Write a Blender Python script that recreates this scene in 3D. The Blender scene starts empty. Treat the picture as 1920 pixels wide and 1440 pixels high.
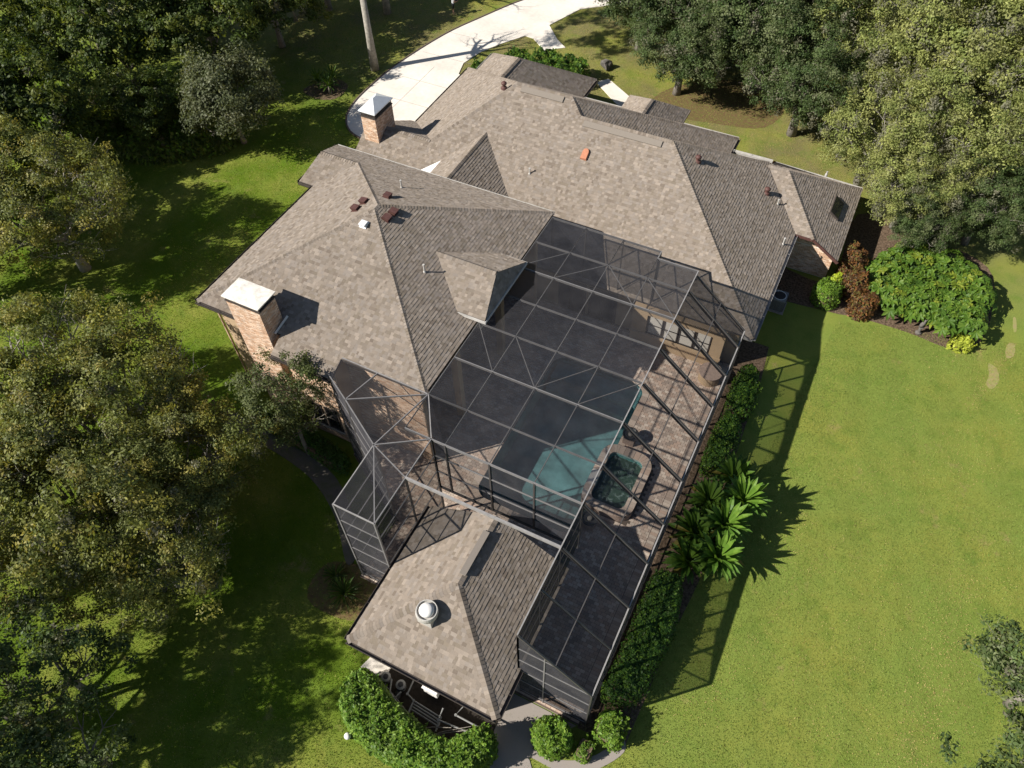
import bpy, bmesh, math, random
import numpy as np
from mathutils import Vector, Matrix

# ------------------------------------------------------------------ camera, sky, sun, exposure
S = bpy.context.scene
COL = S.collection
cam_d = bpy.data.cameras.new('drone_camera'); cam = bpy.data.objects.new('drone_camera', cam_d); COL.objects.link(cam)
cam_d.sensor_fit = 'HORIZONTAL'; cam_d.sensor_width = 36; cam_d.lens = 26.628
cam_d.clip_start = 0.5; cam_d.clip_end = 3000
RT = Vector((0.893666, 0.448390, -0.017531)); DN = Vector((0.347604, -0.716444, -0.604880)); FW = Vector((-0.283782, 0.534467, -0.796123))
m = Matrix.Identity(4)
for i, a in enumerate((RT, -DN, -FW)):
    for j in range(3): m[j][i] = a[j]
m.translation = (0, 0, 31.6)
cam.matrix_world = m
S.camera = cam

SUN = Vector((0.977, 0.916, -1.0)).normalized()
EL = math.asin(-SUN.z); AZ = math.atan2(-SUN.x, -SUN.y)
W = bpy.data.worlds.new('World'); S.world = W; W.use_nodes = True
wn = W.node_tree.nodes; wl = W.node_tree.links
sky = wn.new('ShaderNodeTexSky'); sky.sky_type = 'NISHITA'; sky.sun_disc = False
sky.sun_elevation = EL; sky.sun_rotation = AZ; sky.altitude = 30; sky.air_density = 1.0; sky.dust_density = 0.6
bg = wn['Background']; bg.inputs['Strength'].default_value = 0.052
wl.new(sky.outputs[0], bg.inputs['Color'])
sd = bpy.data.lights.new('sun', 'SUN'); sd.energy = 5.0; sd.angle = math.radians(0.53); sd.color = (1.0, 0.945, 0.86)
so = bpy.data.objects.new('sun', sd); COL.objects.link(so)
so.rotation_euler = SUN.to_track_quat('-Z', 'Y').to_euler(); so.location = (-40, -40, 60)
S.view_settings.view_transform = 'Standard'; S.view_settings.look = 'None'
S.view_settings.gamma = 1.0; S.view_settings.use_curve_mapping = False
S.view_settings.exposure = 0.8
S.render.engine = 'CYCLES'
S.cycles.transparent_max_bounces = 24
S.cycles.max_bounces = 8

rng = random.Random(7)
nrg = np.random.default_rng(11)

# ------------------------------------------------------------------ materials
def N(t, typ, **kw):
    n = t.nodes.new(typ)
    for k, v in kw.items(): setattr(n, k, v)
    return n

def mat(name, col, rough=0.7, spec=0.3, var=0.0, vscale=3.0, bump=0.0, bscale=30.0, attr=False, metal=0.0, col2=None, coord='Object'):
    """principled material: colour (or the Col attribute) varied by noise, with optional bump"""
    M = bpy.data.materials.new(name); M.use_nodes = True
    t = M.node_tree; b = t.nodes['Principled BSDF']; L = t.links
    b.inputs['Roughness'].default_value = rough; b.inputs['Specular IOR Level'].default_value = spec
    b.inputs['Metallic'].default_value = metal
    tc = N(t, 'ShaderNodeTexCoord')
    if attr:
        a = N(t, 'ShaderNodeAttribute', attribute_name='Col'); src = a.outputs['Color']
    else:
        r = N(t, 'ShaderNodeRGB'); r.outputs[0].default_value = (*col, 1); src = r.outputs[0]
    if var > 0 or col2:
        n = N(t, 'ShaderNodeTexNoise'); n.inputs['Scale'].default_value = vscale; n.inputs['Detail'].default_value = 6; n.inputs['Roughness'].default_value = 0.65
        L.new(tc.outputs[coord], n.inputs['Vector'])
        if col2:
            cr = N(t, 'ShaderNodeValToRGB'); cr.color_ramp.elements[0].position = 0.38; cr.color_ramp.elements[1].position = 0.62
            L.new(n.outputs['Fac'], cr.inputs[0])
            mx = N(t, 'ShaderNodeMix', data_type='RGBA'); L.new(cr.outputs[0], mx.inputs['Factor'])
            L.new(src, mx.inputs['A']); mx.inputs['B'].default_value = (*col2, 1); src = mx.outputs['Result']
        if var > 0:
            mr = N(t, 'ShaderNodeMapRange'); mr.inputs['From Min'].default_value = 0.25; mr.inputs['From Max'].default_value = 0.75
            mr.inputs['To Min'].default_value = 1 - var; mr.inputs['To Max'].default_value = 1 + var
            L.new(n.outputs['Fac'], mr.inputs['Value'])
            mm = N(t, 'ShaderNodeMix', data_type='RGBA', blend_type='MULTIPLY'); mm.inputs['Factor'].default_value = 1
            L.new(src, mm.inputs['A']); L.new(mr.outputs[0], mm.inputs['B']); src = mm.outputs['Result']
    L.new(src, b.inputs['Base Color'])
    if bump > 0:
        n2 = N(t, 'ShaderNodeTexNoise'); n2.inputs['Scale'].default_value = bscale; n2.inputs['Detail'].default_value = 4
        L.new(tc.outputs[coord], n2.inputs['Vector'])
        bp = N(t, 'ShaderNodeBump'); bp.inputs['Strength'].default_value = bump; bp.inputs['Distance'].default_value = 0.02
        L.new(n2.outputs['Fac'], bp.inputs['Height']); L.new(bp.outputs[0], b.inputs['Normal'])
    return M

def leaf_mat(name, trans=0.3, rough=0.45, spec=0.35, tcol=1.3):
    M = bpy.data.materials.new(name); M.use_nodes = True
    t = M.node_tree; L = t.links; b = t.nodes['Principled BSDF']; out = t.nodes['Material Output']
    a = N(t, 'ShaderNodeAttribute', attribute_name='Col')
    b.inputs['Roughness'].default_value = rough; b.inputs['Specular IOR Level'].default_value = spec
    L.new(a.outputs['Color'], b.inputs['Base Color'])
    tr = N(t, 'ShaderNodeBsdfTranslucent')
    mm = N(t, 'ShaderNodeMix', data_type='RGBA', blend_type='MULTIPLY'); mm.inputs['Factor'].default_value = 1
    L.new(a.outputs['Color'], mm.inputs['A']); mm.inputs['B'].default_value = (tcol * 1.05, tcol, tcol * 0.5, 1)
    L.new(mm.outputs['Result'], tr.inputs['Color'])
    mx = N(t, 'ShaderNodeMixShader'); mx.inputs[0].default_value = trans
    L.new(b.outputs[0], mx.inputs[1]); L.new(tr.outputs[0], mx.inputs[2]); L.new(mx.outputs[0], out.inputs['Surface'])
    return M

def lawn_mat():
    M = bpy.data.materials.new('lawn'); M.use_nodes = True
    t = M.node_tree; L = t.links; b = t.nodes['Principled BSDF']
    b.inputs['Roughness'].default_value = 0.85; b.inputs['Specular IOR Level'].default_value = 0.1
    tc = N(t, 'ShaderNodeTexCoord')
    def noise(scale, detail=5, rough=0.6):
        n = N(t, 'ShaderNodeTexNoise'); n.inputs['Scale'].default_value = scale; n.inputs['Detail'].default_value = detail; n.inputs['Roughness'].default_value = rough
        L.new(tc.outputs['Object'], n.inputs['Vector']); return n.outputs['Fac']
    def ramp(f, p0, p1):
        r = N(t, 'ShaderNodeMapRange'); r.inputs['From Min'].default_value = p0; r.inputs['From Max'].default_value = p1; L.new(f, r.inputs['Value']); return r.outputs[0]
    def mix(f, A, B):
        x = N(t, 'ShaderNodeMix', data_type='RGBA'); L.new(f, x.inputs['Factor'])
        for k, v in (('A', A), ('B', B)):
            if isinstance(v, tuple): x.inputs[k].default_value = (*v, 1)
            else: L.new(v, x.inputs[k])
        return x.outputs['Result']
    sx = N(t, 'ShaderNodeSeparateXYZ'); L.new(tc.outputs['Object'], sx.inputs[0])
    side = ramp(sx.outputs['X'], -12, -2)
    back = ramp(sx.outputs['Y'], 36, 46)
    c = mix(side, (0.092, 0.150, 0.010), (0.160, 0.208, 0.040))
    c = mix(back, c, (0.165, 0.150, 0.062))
    c = mix(ramp(noise(0.22, 4), 0.42, 0.66), c, (0.205, 0.220, 0.042))
    c = mix(ramp(noise(0.55, 6, 0.7), 0.60, 0.74), c, (0.26, 0.20, 0.085))
    c = mix(ramp(noise(0.9, 5, 0.65), 0.50, 0.78), c, (0.105, 0.165, 0.024))
    c = mix(ramp(noise(3.0, 6, 0.7), 0.58, 0.85), c, (0.085, 0.130, 0.018))
    mp = N(t, 'ShaderNodeMapping'); mp.inputs['Rotation'].default_value = (0, 0, math.radians(-18)); L.new(tc.outputs['Object'], mp.inputs['Vector'])
    wv = N(t, 'ShaderNodeTexWave'); wv.inputs['Scale'].default_value = 0.16; wv.inputs['Distortion'].default_value = 7.0; wv.inputs['Detail'].default_value = 3; wv.inputs['Detail Scale'].default_value = 0.6; L.new(mp.outputs[0], wv.inputs['Vector'])
    wr = N(t, 'ShaderNodeMapRange'); wr.inputs['To Min'].default_value = 0.965; wr.inputs['To Max'].default_value = 1.035; L.new(wv.outputs['Fac'], wr.inputs['Value'])
    wm = N(t, 'ShaderNodeMix', data_type='RGBA', blend_type='MULTIPLY'); wm.inputs['Factor'].default_value = 1; L.new(c, wm.inputs['A']); L.new(wr.outputs[0], wm.inputs['B']); c = wm.outputs['Result']
    fine = noise(14, 6, 0.8)
    mr = N(t, 'ShaderNodeMapRange'); mr.inputs['From Min'].default_value = 0.3; mr.inputs['From Max'].default_value = 0.7; mr.inputs['To Min'].default_value = 0.78; mr.inputs['To Max'].default_value = 1.2
    L.new(fine, mr.inputs['Value'])
    mm = N(t, 'ShaderNodeMix', data_type='RGBA', blend_type='MULTIPLY'); mm.inputs['Factor'].default_value = 1
    L.new(c, mm.inputs['A']); L.new(mr.outputs[0], mm.inputs['B'])
    L.new(mm.outputs['Result'], b.inputs['Base Color'])
    bp = N(t, 'ShaderNodeBump'); bp.inputs['Strength'].default_value = 0.7; bp.inputs['Distance'].default_value = 0.05
    L.new(noise(22, 5, 0.8), bp.inputs['Height']); L.new(bp.outputs[0], b.inputs['Normal'])
    return M

def screen_mat():
    """insect-screen fabric: open weave, so part of the light goes straight through"""
    M = bpy.data.materials.new('insect_screen'); M.use_nodes = True
    t = M.node_tree; L = t.links; out = t.nodes['Material Output']; t.nodes.remove(t.nodes['Principled BSDF'])
    d = N(t, 'ShaderNodeBsdfDiffuse')
    tcs = N(t, 'ShaderNodeTexCoord'); ns = N(t, 'ShaderNodeTexNoise'); ns.inputs['Scale'].default_value = 1.4; ns.inputs['Detail'].default_value = 7; L.new(tcs.outputs['Object'], ns.inputs['Vector'])
    crs = N(t, 'ShaderNodeValToRGB'); crs.color_ramp.elements[0].position = 0.3; crs.color_ramp.elements[0].color = (0.042, 0.042, 0.048, 1); crs.color_ramp.elements[1].position = 0.75; crs.color_ramp.elements[1].color = (0.074, 0.072, 0.077, 1)
    L.new(ns.outputs['Fac'], crs.inputs[0]); L.new(crs.outputs[0], d.inputs['Color'])
    tr = N(t, 'ShaderNodeBsdfTransparent')
    # a weave closes up the more obliquely light meets it: openness 0.8 to the power 1 / cos(angle)
    ge = N(t, 'ShaderNodeNewGeometry'); dp = N(t, 'ShaderNodeVectorMath', operation='DOT_PRODUCT')
    L.new(ge.outputs['Incoming'], dp.inputs[0]); L.new(ge.outputs['Normal'], dp.inputs[1])
    ab = N(t, 'ShaderNodeMath', operation='ABSOLUTE'); L.new(dp.outputs['Value'], ab.inputs[0])
    mx_ = N(t, 'ShaderNodeMath', operation='MAXIMUM'); L.new(ab.outputs[0], mx_.inputs[0]); mx_.inputs[1].default_value = 0.05
    dv_ = N(t, 'ShaderNodeMath', operation='DIVIDE'); dv_.inputs[0].default_value = 1.0; L.new(mx_.outputs[0], dv_.inputs[1])
    pw = N(t, 'ShaderNodeMath', operation='POWER'); pw.inputs[0].default_value = 0.73; L.new(dv_.outputs[0], pw.inputs[1])
    mx = N(t, 'ShaderNodeMixShader'); L.new(pw.outputs[0], mx.inputs[0])
    L.new(d.outputs[0], mx.inputs[1]); L.new(tr.outputs[0], mx.inputs[2]); L.new(mx.outputs[0], out.inputs['Surface'])
    return M

def water_mat(name, tint, foam=False):
    M = bpy.data.materials.new(name); M.use_nodes = True
    t = M.node_tree; L = t.links; out = t.nodes['Material Output']; t.nodes.remove(t.nodes['Principled BSDF'])
    tr = N(t, 'ShaderNodeBsdfTransparent'); tr.inputs['Color'].default_value = (*tint, 1)
    g = N(t, 'ShaderNodeBsdfGlossy'); g.inputs['Roughness'].default_value = 0.03
    tc = N(t, 'ShaderNodeTexCoord'); n = N(t, 'ShaderNodeTexNoise'); n.inputs['Scale'].default_value = 5; n.inputs['Detail'].default_value = 3
    L.new(tc.outputs['Object'], n.inputs['Vector'])
    bp = N(t, 'ShaderNodeBump'); bp.inputs['Strength'].default_value = 0.35; bp.inputs['Distance'].default_value = 0.05
    L.new(n.outputs['Fac'], bp.inputs['Height']); L.new(bp.outputs[0], g.inputs['Normal'])
    # Schlick reflectance, the same from above and from below
    ge = N(t, 'ShaderNodeNewGeometry'); dp = N(t, 'ShaderNodeVectorMath', operation='DOT_PRODUCT'); L.new(ge.outputs['Incoming'], dp.inputs[0]); L.new(bp.outputs[0], dp.inputs[1])
    ab = N(t, 'ShaderNodeMath', operation='ABSOLUTE'); L.new(dp.outputs['Value'], ab.inputs[0])
    su = N(t, 'ShaderNodeMath', operation='SUBTRACT'); su.inputs[0].default_value = 1.0; L.new(ab.outputs[0], su.inputs[1])
    pw = N(t, 'ShaderNodeMath', operation='POWER'); L.new(su.outputs[0], pw.inputs[0]); pw.inputs[1].default_value = 5
    ma = N(t, 'ShaderNodeMath', operation='MULTIPLY_ADD'); L.new(pw.outputs[0], ma.inputs[0]); ma.inputs[1].default_value = 0.98; ma.inputs[2].default_value = 0.02
    mx = N(t, 'ShaderNodeMixShader'); L.new(ma.outputs[0], mx.inputs[0])
    L.new(tr.outputs[0], mx.inputs[1]); L.new(g.outputs[0], mx.inputs[2]); last = mx
    if foam:
        n3 = N(t, 'ShaderNodeTexNoise'); n3.inputs['Scale'].default_value = 3.2; n3.inputs['Detail'].default_value = 9; n3.inputs['Roughness'].default_value = 0.75; n3.inputs['Distortion'].default_value = 1.2
        L.new(tc.outputs['Object'], n3.inputs['Vector'])
        mr = N(t, 'ShaderNodeMapRange'); mr.inputs['From Min'].default_value = 0.5; mr.inputs['From Max'].default_value = 0.8; mr.inputs['To Max'].default_value = 0.45; L.new(n3.outputs['Fac'], mr.inputs['Value'])
        df = N(t, 'ShaderNodeBsdfDiffuse'); df.inputs['Color'].default_value = (0.62, 0.78, 0.75, 1)
        m2 = N(t, 'ShaderNodeMixShader'); L.new(mr.outputs[0], m2.inputs[0]); L.new(mx.outputs[0], m2.inputs[1]); L.new(df.outputs[0], m2.inputs[2]); last = m2
    L.new(last.outputs[0], out.inputs['Surface'])
    return M

M = {}
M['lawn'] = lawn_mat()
M['grass'] = leaf_mat('grass_blade', 0.25, 0.6, 0.15)
M['leaf'] = leaf_mat('leaf', 0.34, 0.55, 0.22, 1.4)
M['gloss_leaf'] = leaf_mat('glossy_leaf', 0.28, 0.5, 0.22, 1.3)
M['bark'] = mat('bark', (0.20, 0.18, 0.155), 0.9, 0.1, 0.45, 6, 0.5, 25)
M['pale_bark'] = mat('pale_bark', (0.28, 0.26, 0.225), 0.9, 0.1, 0.4, 5, 0.5, 22)
M['shingle'] = mat('shingle', (0.3, 0.3, 0.3), 1.0, 0.0, 0.16, 45, 0.0, 30, attr=True)
_b = M['shingle'].node_tree.nodes['Principled BSDF']; _b.inputs['Diffuse Roughness'].default_value = 0.4
def add_streaks(m_, s1, lo, hi):
    t = m_.node_tree; L = t.links; b_ = t.nodes['Principled BSDF']; src = b_.inputs['Base Color'].links[0].from_socket
    tc = N(t, 'ShaderNodeTexCoord'); n = N(t, 'ShaderNodeTexNoise'); n.inputs['Scale'].default_value = s1; n.inputs['Detail'].default_value = 8; n.inputs['Roughness'].default_value = 0.62
    L.new(tc.outputs['Object'], n.inputs['Vector'])
    mr = N(t, 'ShaderNodeMapRange'); mr.inputs['From Min'].default_value = 0.3; mr.inputs['From Max'].default_value = 0.7; mr.inputs['To Min'].default_value = lo; mr.inputs['To Max'].default_value = hi
    L.new(n.outputs['Fac'], mr.inputs['Value'])
    mm = N(t, 'ShaderNodeMix', data_type='RGBA', blend_type='MULTIPLY'); mm.inputs['Factor'].default_value = 1
    L.new(src, mm.inputs['A']); L.new(mr.outputs[0], mm.inputs['B']); L.new(mm.outputs['Result'], b_.inputs['Base Color'])

M['deck_board'] = mat('roof_underlay', (0.07, 0.06, 0.055), 0.9, 0.1)
M['brick'] = mat('brick', (0.4, 0.3, 0.2), 0.9, 0.1, 0.2, 14, 0.2, 60, attr=True)
M['mortar'] = mat('mortar', (0.34, 0.30, 0.25), 0.95, 0.05, 0.15, 20)
M['stucco'] = mat('stucco', (0.42, 0.31, 0.20), 0.9, 0.1, 0.1, 2, 0.3, 60)
M['pale_wall'] = mat('pale_wall', (0.62, 0.58, 0.52), 0.85, 0.15, 0.08, 2, 0.2, 60)
M['white'] = mat('white_paint', (0.74, 0.72, 0.69), 0.5, 0.3, 0.1, 4)
M['old_white'] = mat('weathered_white', (0.40, 0.385, 0.36), 0.6, 0.3, 0.25, 3)
M['bronze'] = mat('bronze_aluminium', (0.060, 0.056, 0.055), 0.42, 0.5, 0.15, 5)
M['pale_rail'] = mat('weathered_aluminium', (0.24, 0.23, 0.225), 0.5, 0.4, 0.25, 5)
M['gutter'] = mat('dark_gutter', (0.055, 0.045, 0.04), 0.45, 0.4, 0.2, 4)
M['screen'] = screen_mat()
M['concrete'] = mat('concrete', (0.72, 0.665, 0.59), 0.85, 0.15, 0.06, 0.8, 0.15, 50, col2=(0.66, 0.61, 0.545))
M['path'] = mat('old_concrete', (0.30, 0.265, 0.235), 0.9, 0.1, 0.25, 2.0, 0.3, 40, col2=(0.23, 0.205, 0.185))
M['mulch'] = mat('mulch', (0.085, 0.060, 0.040), 0.95, 0.05, 0.5, 9, 0.9, 40, col2=(0.14, 0.10, 0.07))
M['soil'] = mat('shaded_pad', (0.032, 0.027, 0.023), 0.95, 0.05, 0.4, 8, 0.6, 30)  # pump pad ground, its shade put into the colour
M['litter'] = mat('leaf_litter', (0.16, 0.10, 0.055), 0.95, 0.05, 0.5, 5, 0.8, 30, col2=(0.10, 0.10, 0.03))
M['paver'] = mat('paver', (0.3, 0.3, 0.3), 0.9, 0.1, 0.15, 20, 0.2, 60, attr=True)
M['joint'] = mat('paver_joint', (0.13, 0.10, 0.08), 0.95, 0.05, 0.3, 10)
M['coping'] = mat('coping', (0.34, 0.255, 0.21), 0.85, 0.15, 0.25, 8, 0.3, 40, attr=False)
M['plaster'] = mat('pool_plaster', (0.29, 0.38, 0.375), 0.8, 0.2, 0.5, 1.1)
M['tile'] = mat('pool_tile', (0.12, 0.20, 0.21), 0.4, 0.5, 0.5, 18)
M['water'] = water_mat('pool_water', (0.50, 0.67, 0.69))
M['spa_water'] = water_mat('spa_water', (0.55, 0.84, 0.82), True)
M['glass'] = mat('dark_glass', (0.012, 0.013, 0.015), 0.12, 0.4)
M['blind'] = mat('window_blind', (0.55, 0.52, 0.47), 0.7, 0.2, 0.1, 8)
M['red_vent'] = mat('red_vent', (0.085, 0.040, 0.034), 0.6, 0.3, 0.3, 8)
M['orange'] = mat('orange_vent', (0.40, 0.17, 0.10), 0.7, 0.2, 0.15, 8)
M['steel'] = mat('galvanised_steel', (0.72, 0.73, 0.73), 0.45, 0.5, 0.08, 5, metal=0.2)
M['pvc'] = mat('grey_pvc', (0.20, 0.20, 0.195), 0.5, 0.4, 0.15, 6)
M['black'] = mat('black_plastic', (0.02, 0.02, 0.022), 0.45, 0.4)
M['stone'] = mat('weathered_stone', (0.12, 0.11, 0.10), 0.9, 0.1, 0.35, 10, 0.5, 40)
M['skin'] = mat('skin', (0.42, 0.24, 0.16), 0.6, 0.3, 0.08, 8)
M['shirt'] = mat('grey_shirt', (0.40, 0.42, 0.44), 0.9, 0.1, 0.1, 10)
M['shorts'] = mat('dark_shorts', (0.02, 0.022, 0.025), 0.9, 0.1, 0.1, 10)
M['hair'] = mat('dark_hair', (0.03, 0.02, 0.015), 0.7, 0.2, 0.2, 30)
M['asphalt'] = mat('asphalt', (0.12, 0.12, 0.12), 0.9, 0.1, 0.2, 3, 0.3, 60)
M['copper'] = mat('capping', (0.62, 0.58, 0.52), 0.4, 0.4, 0.25, 2.5, col2=(0.72, 0.68, 0.61))

add_streaks(M['concrete'], 0.35, .82, 1.08)
add_streaks(M['concrete'], 4.0, .92, 1.05)

# ------------------------------------------------------------------ mesh helpers
def tag(o, label=None, cat=None, group=None, kind=None):
    if label: o['label'] = label
    if cat: o['category'] = cat
    if group: o['group'] = group
    if kind: o['kind'] = kind
    return o

def empty(name, loc, label, cat, group=None):
    o = bpy.data.objects.new(name, None); COL.objects.link(o); o.location = loc; o.empty_display_size = 0.3
    return tag(o, label, cat, group)

def link(name, me, material, parent=None):
    o = bpy.data.objects.new(name, me); COL.objects.link(o)
    if material is not None and not me.materials: me.materials.append(material)
    if parent is not None:
        o.parent = parent
        if parent.parent is None: o.matrix_parent_inverse = Matrix.Translation(-parent.location) if not any(parent.rotation_euler) and tuple(parent.scale) == (1, 1, 1) else Matrix.Identity(4)
        else: o.matrix_parent_inverse = Matrix.Identity(4)
    return o

class MB:
    """collects world-space polygons with one colour per polygon"""
    def __init__(s): s.v = []; s.f = []; s.c = []
    def face(s, pts, col=(1, 1, 1)):
        n = len(s.v); s.v.extend([tuple(p) for p in pts]); s.f.append(tuple(range(n, n + len(pts)))); s.c.append(col)
    def box(s, a, b, col=(1, 1, 1)):
        x0, y0, z0 = a; x1, y1, z1 = b; n = len(s.v)
        s.v += [(x0, y0, z0), (x1, y0, z0), (x1, y1, z0), (x0, y1, z0), (x0, y0, z1), (x1, y0, z1), (x1, y1, z1), (x0, y1, z1)]
        for q in ((0, 3, 2, 1), (4, 5, 6, 7), (0, 1, 5, 4), (1, 2, 6, 5), (2, 3, 7, 6), (3, 0, 4, 7)):
            s.f.append(tuple(n + i for i in q)); s.c.append(col)
    def hexa(s, p, col=(1, 1, 1)):
        n = len(s.v); s.v += [tuple(q) for q in p]
        for q in ((0, 3, 2, 1), (4, 5, 6, 7), (0, 1, 5, 4), (1, 2, 6, 5), (2, 3, 7, 6), (3, 0, 4, 7)):
            s.f.append(tuple(n + i for i in q)); s.c.append(col)
    def bar(s, a, b, w, h, up=(0, 0, 1), col=(1, 1, 1)):
        a = Vector(a); b = Vector(b); d = (b - a).normalized(); up = Vector(up)
        if abs(d.dot(up)) > 0.98: up = Vector((0, 1, 0))
        r = d.cross(up).normalized(); u = r.cross(d).normalized()
        r = r * w / 2; u = u * h / 2
        s.hexa([a - r - u, b - r - u, b + r - u, a + r - u, a - r + u, b - r + u, b + r + u, a + r + u], col)
    def prism(s, poly, z0, z1, col=(1, 1, 1)):
        n = len(poly); b = len(s.v)
        s.v += [(p[0], p[1], z0) for p in poly] + [(p[0], p[1], z1) for p in poly]
        s.f.append(tuple(b + i for i in reversed(range(n)))); s.f.append(tuple(b + n + i for i in range(n))); s.c += [col, col]
        for i in range(n):
            j = (i + 1) % n; s.f.append((b + i, b + j, b + n + j, b + n + i)); s.c.append(col)
    def tube(s, pts, rad, k=6, col=(1, 1, 1), cap=True):
        pts = [Vector(p) for p in pts]; b = len(s.v)
        if not hasattr(rad, '__len__'): rad = [rad] * len(pts)
        for i, p in enumerate(pts):
            d = (pts[min(i + 1, len(pts) - 1)] - pts[max(i - 1, 0)]).normalized()
            a = Vector((0, 0, 1)) if abs(d.z) < 0.9 else Vector((1, 0, 0))
            x = d.cross(a).normalized(); y = d.cross(x)
            for j in range(k):
                t = 2 * math.pi * j / k; s.v.append(tuple(p + (x * math.cos(t) + y * math.sin(t)) * rad[i]))
        for i in range(len(pts) - 1):
            for j in range(k):
                q = (j + 1) % k
                s.f.append((b + i * k + j, b + i * k + q, b + (i + 1) * k + q, b + (i + 1) * k + j)); s.c.append(col)
        if cap:
            s.f.append(tuple(b + j for j in reversed(range(k)))); s.f.append(tuple(b + (len(pts) - 1) * k + j for j in range(k))); s.c += [col, col]
    def lathe(s, prof, c, k=24, col=(1, 1, 1)):
        b = len(s.v); n = len(prof)
        for r, z in prof:
            for j in range(k):
                t = 2 * math.pi * j / k; s.v.append((c[0] + r * math.cos(t), c[1] + r * math.sin(t), c[2] + z))
        for i in range(n - 1):
            for j in range(k):
                q = (j + 1) % k; s.f.append((b + i * k + j, b + i * k + q, b + (i + 1) * k + q, b + (i + 1) * k + j)); s.c.append(col)
        s.f.append(tuple(b + j for j in reversed(range(k)))); s.f.append(tuple(b + (n - 1) * k + j for j in range(k))); s.c += [col, col]
    def mesh(s, name, colors=False, smooth=False):
        me = bpy.data.meshes.new(name); me.from_pydata(s.v, [], s.f); me.update()
        if colors:
            lt = np.zeros(len(me.polygons), dtype=np.int32); me.polygons.foreach_get('loop_total', lt)
            c = np.repeat(np.array([(*q, 1.0) for q in s.c], dtype=np.float32), lt, axis=0)
            at = me.color_attributes.new('Col', 'FLOAT_COLOR', 'CORNER'); at.data.foreach_set('color', c.ravel())
        if smooth: me.shade_smooth()
        return me
    def build(s, name, material, parent=None, colors=False, smooth=False):
        return link(name, s.mesh(name, colors, smooth), material, parent)

def tri_mesh(name, V, F, C):
    """numpy verts (n,3), faces (m,k) all k-gons, colours per face (m,3)"""
    me = bpy.data.meshes.new(name)
    n, k = F.shape
    me.vertices.add(len(V)); me.vertices.foreach_set('co', V.astype(np.float32).ravel())
    me.loops.add(n * k); me.loops.foreach_set('vertex_index', F.astype(np.int32).ravel())
    me.polygons.add(n); me.polygons.foreach_set('loop_start', np.arange(0, n * k, k, dtype=np.int32)); me.polygons.foreach_set('loop_total', np.full(n, k, dtype=np.int32))
    me.update(calc_edges=True)
    c = np.concatenate([np.repeat(C, k, axis=0), np.ones((n * k, 1))], axis=1).astype(np.float32)
    at = me.color_attributes.new('Col', 'FLOAT_COLOR', 'CORNER'); at.data.foreach_set('color', c.ravel())
    return me

def smooth_poly(p, n=6, closed=True):
    out = []; L = len(p); P = [Vector(q) for q in p]
    for i in range(L if closed else L - 1):
        a, b, c, d = (P[(i - 1) % L] if closed or i > 0 else P[0]), P[i], P[(i + 1) % L], (P[(i + 2) % L] if closed or i + 2 < L else P[-1])
        for j in range(n):
            t = j / n
            out.append(tuple(0.5 * ((2 * b) + (c - a) * t + (2 * a - 5 * b + 4 * c - d) * t * t + (3 * b - a - 3 * c + d) * t ** 3)))
    if not closed: out.append(tuple(P[-1]))
    return out

def inpoly(x, y, poly):
    x = np.asarray(x); y = np.asarray(y); ins = np.zeros(x.shape, bool); n = len(poly)
    for i in range(n):
        x0, y0 = poly[i][:2]; x1, y1 = poly[(i + 1) % n][:2]
        c = ((y0 > y) != (y1 > y)) & (x < (x1 - x0) * (y - y0) / ((y1 - y0) if y1 != y0 else 1e-9) + x0); ins ^= c
    return ins

def sheet(name, poly, z, material, kind='structure', thick=0.0):
    b = MB()
    if thick: b.prism(poly, z - thick, z)
    else: b.face([(p[0], p[1], z) for p in poly])
    o = b.build(name, material); tag(o, kind=kind); return o

# ------------------------------------------------------------------ ground
# one sheet to the horizon, open only where the pool is dug
b = MB(); gx = [-900, -11.0, -2.5, 900]; gy = [-900, 13.6, 25.0, 900]
for i in range(3):
    for j in range(3):
        if (i, j) != (1, 1): b.face([(gx[i], gy[j], 0), (gx[i + 1], gy[j], 0), (gx[i + 1], gy[j + 1], 0), (gx[i], gy[j + 1], 0)])
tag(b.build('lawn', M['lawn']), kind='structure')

drive_l = [(-24.5, 63), (-26.5, 60.6), (-28.67, 58.43), (-30.7, 54.03), (-32.11, 50.28), (-33.17, 45.06), (-33.38, 41.11), (-33.2, 38.9), (-32.6, 37.3), (-31.5, 36.2), (-30.0, 35.7)]
drive_r = [(-24.6, 35.7), (-24.6, 45.2), (-28.2, 45.9), (-28.6, 47.4), (-28.2, 49.3), (-27.2, 51.3), (-26.05, 53.08), (-25.3, 53.0), (-23.76, 51.7), (-22.4, 52.8), (-23.48, 53.63), (-25.01, 55.41), (-23.77, 58.87), (-20, 62)]
drive = smooth_poly(drive_l, 4, False) + drive_r
dv = sheet('driveway', drive, 0.05, M['concrete'], thick=0.15)
b = MB()
pl = smooth_poly(drive_l, 4, False)
for a, c in zip(pl[:-1], pl[1:]): b.bar((a[0] - .05, a[1], .045), (c[0] - .05, c[1], .045), .10, .13)
b.build('edge_strip', M['joint'], dv)
b = MB()
for y in (38.2, 41.0, 43.8): b.box((-33.2, y, .0505), (-24.7, y + .03, .0535))
for y in (47.5, 51.0): b.box((-32.3, y, .0505), (-28.0, y + .03, .0535))
for x in (-30.4, -27.4): b.box((x, 36.2, .0505), (x + .03, 46.0, .0535))
b.build('control_joint', M['path'], dv)
sheet('entry_walk', [(-18.3, 49.3), (-17.63, 50.1), (-14.7, 48.1), (-13.5, 46.6), (-13.6, 43.6), (-14.6, 43.6), (-14.9, 46.6), (-15.9, 47.3)], 0.05, M['concrete'], thick=0.12)
sheet('street', [(-40, 84), (40, 84), (40, 91), (-40, 91)], 0.02, M['asphalt'], thick=0.01)

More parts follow.
